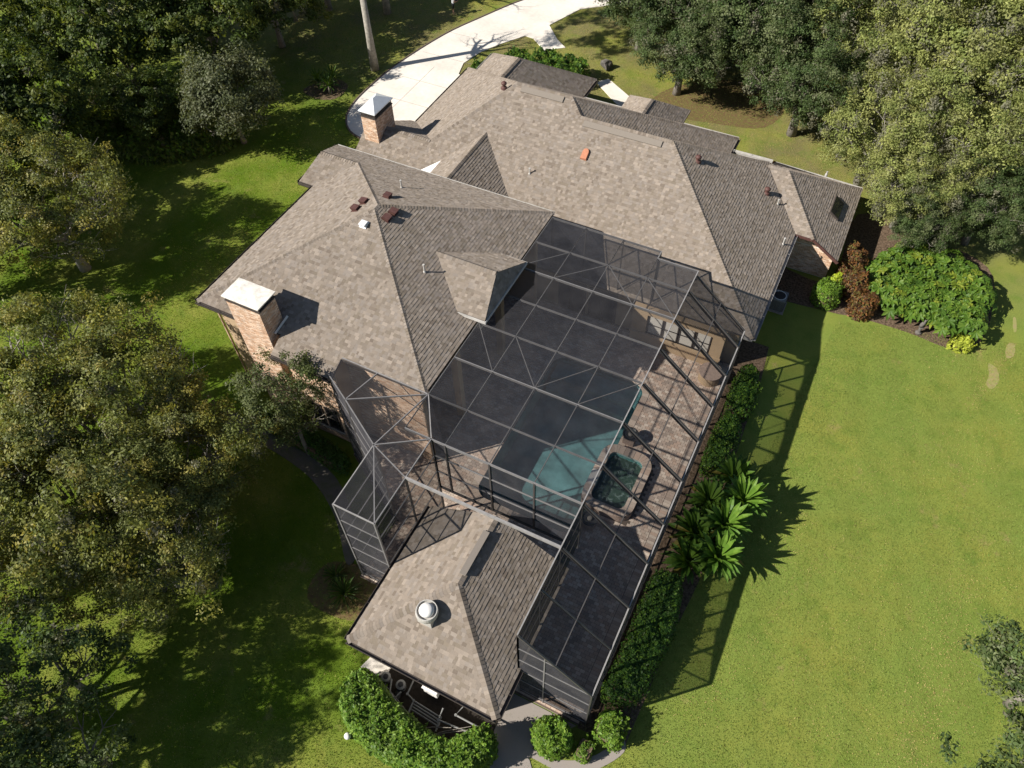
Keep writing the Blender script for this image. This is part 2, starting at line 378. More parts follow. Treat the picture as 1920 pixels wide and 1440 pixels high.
# ------------------------------------------------------------------ roofs
PAL = [(0.250, 0.210, 0.173), (0.215, 0.180, 0.147), (0.290, 0.245, 0.204), (0.181, 0.149, 0.121), (0.231, 0.196, 0.163), (0.269, 0.231, 0.196), (0.206, 0.172, 0.136), (0.242, 0.209, 0.180)]
PW = [6, 5, 3, 2, 6, 2, 3, 4]
def pal(r):
    c = r.choices(PAL, PW)[0]; k = r.uniform(.92, 1.08); return (c[0] * k, c[1] * k, c[2] * k)

def clip(poly, box):
    """Sutherland-Hodgman of a 2-D polygon against an axis box"""
    u0, v0, u1, v1 = box
    for ax, lim, sgn in ((0, u0, 1), (0, u1, -1), (1, v0, 1), (1, v1, -1)):
        out = []
        for i in range(len(poly)):
            a = poly[i]; c = poly[(i + 1) % len(poly)]
            ia = (a[ax] - lim) * sgn >= 0; ic = (c[ax] - lim) * sgn >= 0
            if ia: out.append(a)
            if ia != ic:
                t = (lim - a[ax]) / (c[ax] - a[ax]); out.append((a[0] + t * (c[0] - a[0]), a[1] + t * (c[1] - a[1])))
        poly = out
        if len(poly) < 3: return []
    return poly

EXPO = 0.146
def shingles(P, seed, single=None):
    """courses of laminated shingle tabs over one planar roof slope; returns MB and the list of whole tabs"""
    r = random.Random(seed)
    P = [Vector(p) for p in P]
    n = Vector((0, 0, 0))
    for i in range(len(P)):
        a, c = P[i], P[(i + 1) % len(P)]
        n += Vector(((a.y - c.y) * (a.z + c.z), (a.z - c.z) * (a.x + c.x), (a.x - c.x) * (a.y + c.y)))
    n.normalize()
    if n.z < 0: n = -n
    h = Vector((0, 0, 1)).cross(n).normalized(); u = n.cross(h).normalized()
    O = P[0]
    q = [((p - O).dot(h), (p - O).dot(u)) for p in P]
    b = MB(); whole = []
    v0 = min(p[1] for p in q); v1 = max(p[1] for p in q)
    k = 0; v = v0
    while v < v1:
        strip = clip(q, (-1e3, v, 1e3, min(v + EXPO, v1)))
        if strip:
            s0 = min(p[0] for p in strip); s1 = max(p[0] for p in strip)
            s = s0 - r.uniform(0, .3)
            prev = None
            while s < s1:
                w = r.choice((.09, .12, .15, .18, .21, .25, .14))
                e = s + w; c = pal(r)
                t = r.choice((.012, .013, .020, .021))
                vt = v + EXPO
                corners = [(s, v), (e, v), (e, vt), (s, vt)]
                ins = inpoly([x[0] for x in corners] , [x[1] + (1e-4 if x[1] == v else -1e-4) for x in corners], q)
                def p3(a, bb, hh): return O + h * a + u * bb + n * hh
                if ins.all():
                    A, B_, C_, D_ = p3(s, v, t), p3(e, v, t), p3(e, vt, .004), p3(s, vt, .004)
                    a0, b0 = p3(s, v, 0), p3(e, v, 0); c0, d0 = p3(e, vt, 0), p3(s, vt, 0)
                    fs = [[A, B_, C_, D_], [a0, b0, B_, A], [b0, c0, C_, B_], [d0, a0, A, D_]]
                    if single is not None and single(A): whole.append((fs, c))
                    else:
                        for f in fs: b.face(f, c)
                else:
                    cp = clip(q, (s, v, e, vt))
                    if len(cp) >= 3:
                        top = []
                        for (x, y) in cp: top.append(p3(x, y, .004 + (t - .004) * (1 - (y - v) / EXPO)))
                        b.face(top, c)
                        low = [x for x in cp if x[1] < v + 1e-5]
                        if len(low) == 2: b.face([p3(*low[0], 0), p3(*low[1], 0), p3(*low[1], t), p3(*low[0], t)], c)
                s = e
        v += EXPO; k += 1
    return b, whole, n

def slope(parent, P, seed, name='roof_slope', single=None):
    """a roof slope: a 10 cm deck with its own shingles on top"""
    n = shingles.__globals__
    bsh, whole, nn = shingles(P, seed, single)
    d = MB(); Q = [Vector(p) for p in P]
    top = [p - nn * 0.003 for p in Q]; bot = [p - Vector((0, 0, .12)) for p in Q]
    L = len(Q)
    d.face(top); d.face(list(reversed(bot)))
    for i in range(L): d.face([bot[i], bot[(i + 1) % L], top[(i + 1) % L], top[i]])
    o = d.build(name, M['deck_board'], parent)
    s = bsh.build('shingle_courses', M['shingle'], o, True); tag(s, kind='stuff')
    for fs, c in whole:
        bb = MB(); ctr = sum((p for p in fs[0]), Vector()) / 4
        for f in fs: bb.face([p - ctr for p in f], c)
        w = link('shingle', bb.mesh('shingle', True), M['shingle'], o); w.location = ctr
        w.matrix_parent_inverse = o.matrix_parent_inverse.copy() if False else Matrix.Identity(4)
    return o

def caps(parent, a, b_, w=.30, seed=0):
    """a run of overlapping hip-and-ridge cap shingles from a (low end) to b"""
    r = random.Random(seed); a = Vector(a); b_ = Vector(b_); d = b_ - a; L = d.length; d.normalize()
    side = d.cross(Vector((0, 0, 1))).normalized(); up = side.cross(d).normalized()
    m_ = MB(); t = 0
    while t < L:
        e = min(t + .146, L); c = pal(r); c = tuple(x * .95 for x in c)
        l0, l1 = a + d * t, a + d * e
        dr = .085
        for sg in (-1, 1):
            p = [l0 + up * .046, l1 + up * .034, l1 + side * sg * w / 2 + up * (.034 - dr), l0 + side * sg * w / 2 + up * (.046 - dr)]
            if sg < 0: p.reverse()
            m_.face(p, c)
        m_.face([l0 - side * w / 2 + up * (.03 - dr), l0 + side * w / 2 + up * (.03 - dr), l0 + side * w / 2 + up * (.052 - dr), l0 + up * .052, l0 - side * w / 2 + up * (.052 - dr)], c)
        t = e
    o = m_.build('ridge_cap', M['shingle'], parent, True); tag(o, kind='stuff'); return o

def gutter(parent, a, b_, out, material, w=.14, h=.13):
    """open eaves gutter, hung outside the roof edge"""
    a = Vector(a); b_ = Vector(b_); o_ = Vector(out).normalized(); m_ = MB(); z = Vector((0, 0, 1))
    t = .015
    m_.hexa([a - z * h, b_ - z * h, b_ - z * h + o_ * w, a - z * h + o_ * w, a - z * (h - t), b_ - z * (h - t), b_ - z * (h - t) + o_ * w, a - z * (h - t) + o_ * w])
    i = o_ * (w - t); e = o_ * w
    m_.hexa([a - z * h + i, b_ - z * h + i, b_ - z * h + e, a - z * h + e, a + i - z * .012, b_ + i - z * .012, b_ + e - z * .012, a + e - z * .012])
    m_.hexa([a - z * (h + .06), b_ - z * (h + .06), b_ - z * (h + .06) + o_ * t, a - z * (h + .06) + o_ * t, a - z * .02, b_ - z * .02, b_ - z * .02 + o_ * t, a - z * .02 + o_ * t])
    L = (b_ - a).length; k = int(L / 1.8)
    d = (b_ - a).normalized()
    for j in range(1, k + 1):
        c = a + (b_ - a) * (j / (k + 1)) - z * .016
        m_.hexa([c - d * .012 - z * .01, c + d * .012 - z * .01, c + d * .012 + o_ * w - z * .01, c - d * .012 + o_ * w - z * .01, c - d * .012 + z * .004, c + d * .012 + z * .004, c + d * .012 + o_ * w + z * .004, c - d * .012 + o_ * w + z * .004])
    return m_.build('gutter', material, parent)

# ------------------------------------------------------------------ the house
house = empty('house', (-14, 28, 0), 'large tan brick house with several joined hipped brown shingle roofs', 'house')
Z2 = 6.5
FL, FR, BR, VJ = (-24.13, 14.85, Z2), (-11.95, 14.85, Z2), (-11.90, 27.45, Z2), (-24.13, 23.95, Z2)
A1, A2 = (-18.05, 21.2, 9.2), (-18.05, 21.5, 9.2)
HB, GB = (-22.35, 25.7, 7.29), (-24.7, 25.7, 7.29)
J1, J2 = (-25.05, 23.95, Z2), (-25.05, 27.45, Z2)
slope(house, [FL, FR, A1], 1)
slope(house, [FR, BR, A2, A1], 2)
slope(house, [BR, J2, GB, HB, A2], 3)
slope(house, [FL, A1, A2, HB, VJ], 4)
slope(house, [J1, VJ, HB, GB], 5)
slope(house, [J2, J1, GB], 6)
slope(house, [(-19.35, 13.95, 6.10), (-16.15, 13.95, 6.10), (-16.15, 14.90, 6.521), (-19.35, 14.90, 6.521)], 7)
for i, (a, c) in enumerate(((FL, A1), (FR, A1), (BR, A2), (A2, A1), (HB, A2), (HB, GB))): caps(house, a, c, seed=20 + i)
# dormer over the pool side
DA, DR = (-14.96, 21.2, 7.84), (-11.87, 21.2, 7.84)
slope(house, [(-12.82, 19.15, 6.90), (-11.42, 19.15, 6.90), DR, DA], 8)
slope(house, [DA, DR, (-11.42, 23.25, 6.90), (-12.82, 23.25, 6.90)], 9)
slope(house, [(-11.42, 19.15, 6.90), (-11.42, 23.25, 6.90), DR], 10)
caps(house, DA, DR, seed=30)
b = MB(); b.box((-12.9, 19.35, 6.0), (-11.75, 23.05, 6.85)); b.build('dormer_wall', M['pale_wall'], house)
b = MB(); b.box((-12.9, 19.10, 6.74), (-11.42, 19.145, 6.88)); b.box((-12.9, 23.255, 6.74), (-11.42, 23.30, 6.88)); b.box((-11.415, 19.10, 6.74), (-11.37, 23.30, 6.88)); b.build('fascia', M['old_white'], house)
# one-storey main block
SL = .583
R1r, R1l, L1r, L1l = (-8.2, 34.38, 7.36), (-13.5, 34.38, 7.36), (-14.4, 35.2, 7.84), (-17.75, 35.2, 7.84)
HP, CR = (-21.4, 31.2, 5.51), (-25.7, 31.2, 5.51)
E1 = (-.75, 26.9, 3.0)
slope(house, [(-25.7, 26.9, 3.0), E1, R1r, R1l, L1r, L1l, HP, CR], 11)
slope(house, [(-25.3, 42.6, 3.0), L1l, HP, (-25.3, 35.5, 3.0)], 12)
slope(house, [HP, (-25.3, 35.5, 3.0), (-25.7, 35.5, 3.0), CR], 13)
Q2 = (-6.1, 42.6, 3.0)
slope(house, [(-25.3, 42.6, 3.0), Q2, L1r, L1l], 14)
slope(house, [L1r, (-13.55, 34.4, 7.345), (-6.1, 37.5, 3.0), Q2], 15)
BK = (-3.54, 38.65, 4.63)
slope(house, [R1l, R1r, (-.75, 40.6, 3.0), (-13.5, 40.6, 3.0)], 16)
caps(house, Q2, L1r, seed=47)
slope(house, [E1, (-.77, 35.3, 3.01), BK, R1r], 17)
for i, (a, c) in enumerate(((E1, R1r), (R1l, R1r), (L1l, L1r), (HP, L1l), ((-25.3, 42.6, 3), L1l), (BK, R1r), (HP, CR), (R1l, L1r))): caps(house, a, c, seed=40 + i)
# lower bedroom wing on the right
RA, RB = (-2.35, 38.3, 4.70), (-3.5, 38.3, 4.70)
slope(house, [(-.77, 35.35, 3.0), (.26, 35.35, 3.0), RA, RB], 18)
slope(house, [(.26, 35.35, 3.0), (1.85, 35.35, 1.97), (1.85, 42.3, 1.97), RA], 19)
slope(house, [(1.85, 42.3, 1.97), (-3.5, 42.3, 2.26), RB, RA], 20)
for i, (a, c) in enumerate((((.26, 35.35, 3.0), RA), ((1.8, 42.3, 1.99), RA), (RB, RA))): caps(house, a, c, seed=50 + i)
# street-side wing and porch gable
slope(house, [(-24.65, 45.0, 3.0), (-20.66, 41.06, 5.6), (-20.66, 38.0, 5.6), (-24.65, 38.0, 3.0)], 21)
slope(house, [(-16.67, 45.0, 3.0), (-16.67, 38.0, 3.0), (-20.66, 38.0, 5.6), (-20.66, 41.06, 5.6)], 22)
slope(house, [(-24.65, 45.0, 3.0), (-16.67, 45.0, 3.0), (-20.66, 41.06, 5.6)], 23)
caps(house, (-20.66, 38.6, 5.6), (-20.66, 41.06, 5.6), seed=60); caps(house, (-24.6, 44.95, 3.02), (-20.66, 41.06, 5.6), seed=61); caps(house, (-16.7, 44.95, 3.02), (-20.66, 41.06, 5.6), seed=62)
slope(house, [(-13.95, 44.2, 3.0), (-11.85, 42.1, 4.45), (-11.85, 38.5, 4.45), (-13.95, 38.5, 3.0)], 24)
slope(house, [(-9.75, 44.2, 3.0), (-9.75, 38.5, 3.0), (-11.85, 38.5, 4.45), (-11.85, 42.1, 4.45)], 25)
slope(house, [(-13.95, 44.2, 3.0), (-9.75, 44.2, 3.0), (-11.85, 42.1, 4.45)], 26)
caps(house, (-11.85, 39, 4.45), (-11.85, 42.1, 4.45), seed=63)
# valley gable behind the tall wing
CT = (-18.35, 32.35, 6.18)
slope(house, [CT, (-18.35, 27.3, 6.18), (-13.3, 27.3, 3.24)], 27)
slope(house, [CT, (-20.21, 30.5, 5.10), (-20.21, 27.3, 5.10), (-18.35, 27.3, 6.18)], 28)
caps(house, (-18.35, 27.4, 6.18), CT, seed=64, w=.26)
b = MB(); b.face([(-20.16, 30.45, 5.09), (-21.5, 29.0, 4.62), (-21.5, 27.3, 4.62), (-20.16, 27.3, 5.09)]); b.face([(-20.18, 30.43, 5.05), (-20.18, 27.3, 5.05), (-21.5, 27.3, 4.58), (-21.5, 29.0, 4.58)]); b.build('cricket_flashing', M['white'], house)
# ridge vents: raised strip along two ridges
for a, c in (((-13.2, 34.05, 7.20), (-8.7, 34.05, 7.20)), ((-17.4, 34.9, 7.70), (-14.8, 34.9, 7.70))):
    b = MB(); b.bar((a[0], a[1], a[2] + .03), (c[0], c[1], c[2] + .03), .34, .05, up=(0, -SL, 1)); o = b.build('ridge_vent', M['shingle'], house, True)
    at = o.data.color_attributes['Col']
    for e in at.data: e.color = (.225, .197, .168, 1)
# gutters
gutter(house, (-24.13, 14.85, Z2), (-24.13, 23.9, Z2), (-1, 0, 0), M['gutter'])
gutter(house, (-24.13, 14.85, Z2), (-21.6, 14.85, Z2), (0, -1, 0), M['gutter'])
gutter(house, (-25.05, 23.95, Z2), (-25.05, 27.45, Z2), (-1, 0, 0), M['gutter'])
gutter(house, (-25.05, 23.95, Z2), (-24.2, 23.95, Z2), (0, -1, 0), M['gutter'])
gutter(house, (-25.05, 27.45, Z2), (-11.9, 27.45, Z2), (0, 1, 0), M['old_white'], .09)
gutter(house, (-19.35, 13.95, 6.10), (-16.15, 13.95, 6.10), (0, -1, 0), M['gutter'])
gutter(house, (-.75, 26.9, 3.0), (-.75, 35.3, 3.0), (1, 0, 0), M['pale_rail'])
gutter(house, (-1.2, 26.9, 3.0), (-.75, 26.9, 3.0), (0, -1, 0), M['pale_rail'])
gutter(house, (-25.3, 35.6, 3.0), (-25.3, 42.6, 3.0), (-1, 0, 0), M['gutter'])
gutter(house, (-16.6, 42.6, 3.0), (-6.1, 42.6, 3.0), (0, 1, 0), M['old_white'])
gutter(house, (-6.1, 37.5, 3.0), (-6.1, 42.6, 3.0), (1, 0, 0), M['gutter'])
gutter(house, (-6.2, 41.25, 3.0), (-3.6, 41.25, 3.0), (0, 1, 0), M['old_white'])
gutter(house, (-3.5, 42.3, 2.2), (1.85, 42.3, 2.0), (0, 1, 0), M['old_white'])
gutter(house, (-24.65, 45.0, 3.0), (-24.65, 42.7, 3.0), (-1, 0, 0), M['old_white'])
gutter(house, (-16.67, 42.7, 3.0), (-16.67, 45.0, 3.0), (1, 0, 0), M['gutter'])
b = MB(); b.bar((.26, 35.32, 2.93), (1.88, 35.32, 1.89), .05, .16); b.bar((-.77, 35.32, 2.92), (.26, 35.32, 2.92), .05, .14); b.build('rake_board', M['red_vent'], house)
# walls (tall wing, main block, low wing, street wing)
b = MB(); b.box((-23.5, 15.3, 0), (-15.4, 26.95, 6.42)); b.box((-15.4, 15.3, 0), (-12.55, 15.55, 6.42)); b.box((-15.4, 26.7, 0), (-12.55, 26.95, 6.42)); b.box((-24.5, 24.5, 0), (-23.4, 26.9, 6.42)); b.box((-19.1, 14.45, 0), (-16.4, 15.35, 6.12)); b.build('tall_wing_wall', M['stucco'], house)
b = MB(); b.box((-25.0, 27.4, 0), (-1.45, 40.8, 3.05)); b.build('main_wall', M['stucco'], house)
b = MB(); b.box((-3.4, 36.0, 0), (1.60, 41.8, 2.02)); b.box((-1.4, 36.0, 2.02), (.55, 36.4, 2.72)); b.build('low_wing_wall', M['pale_wall'], house)
b = MB(); b.box((-24.1, 40.5, 0), (-17.2, 44.5, 3.05)); b.build('street_wing_wall', M['pale_wall'], house)
b = MB(); b.box((-13.5, 40.5, 0), (-10.2, 43.7, 3.05)); b.build('porch_wall', M['pale_wall'], house)

BR_PAL = [(.52, .36, .25), (.47, .31, .21), (.58, .42, .31), (.42, .27, .18), (.62, .48, .37), (.50, .38, .29)]
def brickwork(parent, org, axis, nrm, w, h, seed, hole=None, pale=1.0, holes=()):
    """running-bond brick courses standing proud of a mortar backing; axis = direction along the wall"""
    r = random.Random(seed); m_ = MB(); org = Vector(org); ax = Vector(axis); nn = Vector(nrm); z = Vector((0, 0, 1))
    k = 0; y = 0
    while y + .06 < h:
        x = -.11 if k % 2 else 0
        while x < w:
            a = max(x, 0); c = min(x + .205, w)
            skip = any(h0[0] < (a + c) / 2 < h0[1] and h0[2] < y + .03 < h0[3] for h0 in holes)
            if c - a > .04 and not skip:
                d = .012 + r.uniform(0, .008); cc = r.choice(BR_PAL); kk = r.uniform(.85, 1.1) * pale
                p = [org + ax * a + z * y, org + ax * c + z * y, org + ax * c + z * (y + .062), org + ax * a + z * (y + .062)]
                t = [q + nn * d for q in p]; cc = tuple(v * kk for v in cc)
                m_.face(t, cc)
                for i in range(4): m_.face([p[i], p[(i + 1) % 4], t[(i + 1) % 4], t[i]], cc)
            x += .215
        y += .074; k += 1
    o = m_.build('brick_courses', M['brick'], parent, True); tag(o, kind='stuff'); return o

wins = [(.35, 1.15, .8, 2.5), (1.3, 2.1, .8, 2.5)]
brickwork(house, (-19.1, 14.445, .05), (1, 0, 0), (0, -1, 0), 2.7, 6.0, 3, holes=wins)
brickwork(house, (-16.38, 15.295, .05), (1, 0, 0), (0, -1, 0), 3.8, 6.2, 4)
brickwork(house, (-1.45, 35.995, .05), (1, 0, 0), (0, -1, 0), 3.05, 1.98, 5, pale=1.08)
brickwork(house, (-1.4, 35.995, 2.03), (1, 0, 0), (0, -1, 0), 1.95, .67, 6, pale=1.08)
for i, wdw in enumerate(wins):
    x0, x1 = -19.1 + wdw[0], -19.1 + wdw[1]
    b = MB()
    for p, q in (((x0, .85), (x1, .93)), ((x0, 2.47), (x1, 2.55)), ((x0, .85), (x0 + .07, 2.55)), ((x1 - .07, .85), (x1, 2.55)), ((x0, 1.66), (x1, 1.72))): b.box((p[0], 14.39, p[1]), (q[0], 14.443, q[1]))
    w_ = b.build('window', M['gutter'], house)
    b = MB(); b.box((x0 + .05, 14.42, .9), (x1 - .05, 14.441, 2.5)); b.build('pane', M['glass'], w_)
    b = MB(); b.box((x0 - .08, 14.33, .76), (x1 + .08, 14.443, .845)); b.build('sill', M['mortar'], w_)
# pool-side bay with windows (seen through the cage)
bay = MB(); bay.box((-6.9, 26.75, 0), (-2.0, 27.42, .85)); bay.box((-6.9, 26.75, 2.3), (-2.0, 27.42, 2.7)); bay.box((-6.9, 26.75, .85), (-6.1, 27.42, 2.3)); bay.box((-2.6, 26.75, .85), (-2.0, 27.42, 2.3))
bay.build('bay_wall', M['stucco'], house)
b = MB(); b.box((-6.95, 26.66, .80), (-1.95, 26.78, .92)); b.build('bay_sill', M['stucco'], house)
for i in range(4):
    x0 = -6.05 + i * .86
    b = MB()
    for p, q in (((x0, .86), (x0 + .82, .93)), ((x0, 2.22), (x0 + .82, 2.29)), ((x0, .86), (x0 + .06, 2.29)), ((x0 + .76, .86), (x0 + .82, 2.29)), ((x0, 1.55), (x0 + .82, 1.60))): b.box((p[0], 26.84, p[1]), (q[0], 26.90, q[1]))
    w_ = b.build('window', M['gutter'], house)
    b = MB(); b.box((x0 + .04, 26.905, .9), (x0 + .78, 26.91, 2.25)); b.build('pane', M['glass'], w_)
    b = MB()
    for k in range(9): b.box((x0 + .07, 26.87, .95 + k * .14), (x0 + .75, 26.90, 1.06 + k * .14))
    b.build('blind', M['blind'], w_)
for i, x0 in enumerate((-11.4, -9.6)):
    b = MB(); b.box((x0, 27.30, .05), (x0 + 1.6, 27.395, 2.3)); w_ = b.build('sliding_door', M['gutter'], house)
    b = MB(); b.box((x0 + .08, 27.28, .15), (x0 + .76, 27.298, 2.2)); b.box((x0 + .84, 27.28, .15), (x0 + 1.52, 27.298, 2.2)); b.build('pane', M['glass'], w_)
for i, y0 in enumerate((16.6, 18.7, 21.2, 23.6)):
    b = MB(); b.box((-15.395, y0, .1), (-15.33, y0 + 1.5, 2.4)); w_ = b.build('sliding_door', M['gutter'], house)
    b = MB(); b.box((-15.328, y0 + .08, .2), (-15.31, y0 + .71, 2.3)); b.box((-15.328, y0 + .79, .2), (-15.31, y0 + 1.42, 2.3)); b.build('pane', M['glass'], w_)
for y0 in (18.2, 22.6): b = MB(); b.box((-12.85, y0, 0), (-12.5, y0 + .35, 5.9)); b.build('lanai_column', M['stucco'], house)
b = MB(); b.box((-12.85, 15.55, 5.9), (-12.5, 26.7, 6.40)); b.build('lanai_beam', M['stucco'], house)

# chimneys: brick shaft on mortar core, metal hood on stubby legs
def chimney(parent, x0, x1, y0, y1, z0, z1, capz, apex, material, seed):
    b = MB(); b.box((x0, y0, z0), (x1, y1, z1)); c = b.build('chimney', M['mortar'], parent)
    brickwork(c, (x0, y0, z0), (1, 0, 0), (0, -1, 0), x1 - x0, z1 - z0, seed)
    brickwork(c, (x1, y0, z0), (0, 1, 0), (1, 0, 0), y1 - y0, z1 - z0, seed + 1)
    brickwork(c, (x0, y1, z0), (0, -1, 0), (-1, 0, 0), y1 - y0, z1 - z0, seed + 2)
    brickwork(c, (x1, y1, z0), (-1, 0, 0), (0, 1, 0), x1 - x0, z1 - z0, seed + 3)
    b = MB(); b.box((x0 - .04, y0 - .04, z1), (x1 + .04, y1 + .04, z1 + .06)); b.build('crown', M['gutter'], c)
    o_ = .09; X0, X1, Y0, Y1 = x0 - o_, x1 + o_, y0 - o_, y1 + o_
    b = MB()
    for x in (x0 + .02, x1 - .02, (x0 + x1) / 2):
        for y in (y0 + .02, y1 - .02): b.bar((x, y, z1 + .06), (x, y, capz), .04, .04)
    for k in range(5): b.box((x0, y0, z1 + .09 + k * .05), (x1, y0 + .02, z1 + .10 + k * .05)); b.box((x1 - .02, y0, z1 + .09 + k * .05), (x1, y1, z1 + .10 + k * .05))
    b.build('cap_leg', M['gutter'], c)
    b = MB(); bot = [(X0, Y0, capz), (X1, Y0, capz), (X1, Y1, capz), (X0, Y1, capz)]; rim = [(p[0], p[1], capz + .05) for p in bot]
    cx, cy = (X0 + X1) / 2, (Y0 + Y1) / 2
    if Y1 - Y0 > X1 - X0: d = (Y1 - Y0 - (X1 - X0)) / 2 * .35; t0, t1 = (cx, cy - d, apex), (cx, cy + d, apex)
    else: d = (X1 - X0 - (Y1 - Y0)) / 2; t0, t1 = (cx - d, cy, apex), (cx + d, cy, apex)
    b.face(list(reversed(bot)))
    for i in range(4): b.face([bot[i], bot[(i + 1) % 4], rim[(i + 1) % 4], rim[i]])
    if Y1 - Y0 > X1 - X0: b.face([rim[0], rim[1], t0]); b.face([rim[1], rim[2], t1, t0]); b.face([rim[2], rim[3], t1]); b.face([rim[3], rim[0], t0, t1])
    else: b.face([rim[0], rim[1], t1, t0]); b.face([rim[1], rim[2], t1]); b.face([rim[2], rim[3], t0, t1]); b.face([rim[3], rim[0], t0])
    b.build('cap', material, c)
    return c
c1 = chimney(house, -21.40, -19.62, 14.42, 15.45, 0.0, 8.16, 8.43, 8.54, M['copper'], 100)
tag(c1, 'broad brick chimney rising from the ground with flat pale metal cap')
c2 = chimney(house, -25.35, -24.40, 30.28, 32.05, 3.2, 6.52, 6.86, 7.35, M['steel'], 120)
tag(c2, 'square brick chimney by the driveway with pyramid metal hood')
b = MB(); b.bar((-19.58, 14.75, 6.55), (-19.40, 15.6, 6.95), .03, .12); b.build('flashing', M['steel'], house)
b = MB(); b.box((-23.4, 15.22, .3), (-22.2, 15.295, 5.8)); b.build('stucco_panel', M['stucco'], house)
b = MB(); b.bar((-24.05, 14.75, 6.35), (-23.56, 15.2, 5.9), .08, .08); b.bar((-23.56, 15.22, 5.9), (-23.56, 15.22, .2), .08, .08); b.build('downpipe', M['stucco'], house)

# roof fixtures
def box_vent(p, nrm, material, s=.34, label=None):
    n = Vector(nrm).normalized(); h = Vector((0, 0, 1)).cross(n).normalized(); u = n.cross(h)
    p = Vector(p); m_ = MB(); q = []
    for (a, c, d) in ((-1, -1, 0), (1, -1, 0), (1, 1, 0), (-1, 1, 0)): q.append(p + h * a * s * .55 + u * c * s * .6)
    m_.hexa([x + n * .0 for x in q] + [x + n * .03 for x in q])
    lo = [p + h * a * s * .42 + u * c * s * .42 + n * .03 for a, c in ((-1, -1), (1, -1), (1, 1), (-1, 1))]
    hi = [p + h * a * s * .5 + u * c * s * .5 + n * e for a, c, e in ((-1, -1, .22), (1, -1, .22), (1, 1, .12), (-1, 1, .12))]
    m_.hexa(lo + hi)
    o = m_.build('roof_vent', material, house)
    if label: tag(o, label)
for p, nn, k in (((-17.38, 21.65, 8.92), (.445, 0, 1), 0), ((-17.42, 21.15, 8.93), (.445, 0, 1), 0), ((-18.40, 22.7, 8.66), (0, .45, 1), 0), ((-19.2, 21.30, 8.70), (-.444, 0, 1), 0), ((-19.1, 21.85, 8.74), (-.444, 0, 1), 0)):
    box_vent(p, nn, M['red_vent'])
box_vent((-18.14, 20.41, 8.88), (0, -.425, 1), M['steel'], .32, 'grey metal box vent')
def pipe(p, h, r=.036, material=None, cone=True):
    p = Vector(p); m_ = MB(); m_.tube([p - Vector((0, 0, .1)), p + Vector((0, 0, h))], r, 8); m_.tube([p + Vector((0, 0, h)), p + Vector((0, 0, h + .03))], r * 1.5, 8)
    m_.lathe([(r * 2.2, -.12), (r * 2, .02), (r * 1.1, .08)], p, 10)
    m_.build('vent_pipe', material or M['old_white'], house)
for p, h in (((-14.82, 19.9, 7.78), .42), ((-18.77, 24.38, 7.89), .42), ((-14.98, 31.0, 5.40), .34), ((-1.16, 33.95, 3.24), .42), ((-2.23, 36.29, 3.86), .30), ((-.4, 40.9, 3.3), .15)): pipe(p, h)
for p in ((-6.73, 34.47, 6.49), (-2.99, 36.37, 4.31), (-18.44, 34.81, 7.56)):
    m_ = MB(); m_.lathe([(.20, -.05), (.16, .05), (.09, .1), (.09, .22), (.16, .24), (.16, .31), (.10, .37), (.02, .40)], p, 14)
    m_.build('mushroom_vent', M['red_vent'], house, smooth=False)
n = Vector((0, -SL, 1)).normalized(); u = n.cross(Vector((0, 0, 1)).cross(n).normalized()); m_ = MB(); P0 = Vector((-12.43, 32.62, 6.35)); h = Vector((1, 0, 0))
out = [P0 + h * a + u * c for a, c in ((-.19, -.30), (.19, -.30), (.19, .18), (.13, .32), (0, .38), (-.13, .32), (-.19, .18))]
k = len(out); lo = out; hi = [p + n * .13 - (p - P0) * .12 for p in out]
m_.face(hi)
for i in range(k): m_.face([lo[i], lo[(i + 1) % k], hi[(i + 1) % k], hi[i]])
tag(m_.build('roof_vent', M['orange'], house), 'orange arched roof vent')
# roof window on the low wing
m_ = MB(); nr = Vector((.65, 0, 1)).normalized(); q = [Vector(p) + nr * .06 for p in ((.50, 38.15, 2.855), (1.05, 38.10, 2.49), (1.05, 39.70, 2.49), (.50, 39.75, 2.855))]
m_.hexa([p - nr * .06 for p in q] + [p + nr * .05 for p in q]); sk = m_.build('skylight', M['gutter'], house)
cen = sum(q, Vector()) / 4; m_ = MB(); g_ = [cen + (p - cen) * .9 + nr * .053 for p in q]; m_.face(g_); m_.face([p + nr * .004 for p in g_]); m_.build('pane', M['glass'], sk)

# ------------------------------------------------------------------ pool pavilion
pav = empty('pool_pavilion', (-7.18, 8.8, 0), 'small brown shingled pool pavilion with a round white roof fan', 'pavilion')
X0, X1, Y0, Y1, ZE, ZR = -10.37, -3.99, 5.6, 11.9, 3.0, 4.85
PA, PB = (-7.18, 8.78, ZR), (-7.18, Y1, ZR)
cnt = [0]
def pick(A):
    if A.y < 7.3 and cnt[0] < 298: cnt[0] += 1; return True
    return False
slope(pav, [(X0, Y0, ZE), (X1, Y0, ZE), PA], 201, single=pick)
slope(pav, [(X1, Y0, ZE), (X1, Y1, ZE), PB, PA], 202)
slope(pav, [(X0, Y1, ZE), (X0, Y0, ZE), PA, PB], 203)
caps(pav, (X0, Y0, ZE), PA, seed=70, w=.34); caps(pav, (X1, Y0, ZE), PA, seed=71, w=.34); caps(pav, PA, PB, seed=72, w=.34)
b = MB(); b.bar((-7.18, 9.15, ZR + .075), (-7.18, 11.1, ZR + .075), .26, .05); rv = b.build('ridge_vent', M['shingle'], pav, True)
for e in rv.data.color_attributes['Col'].data: e.color = (.21, .185, .162, 1)
gutter(pav, (X0, Y0, ZE), (X1, Y0, ZE), (0, -1, 0), M['gutter']); gutter(pav, (X0, Y1, ZE), (X0, Y0, ZE), (-1, 0, 0), M['gutter']); gutter(pav, (X1, Y0, ZE), (X1, 7.5, ZE), (1, 0, 0), M['gutter'])
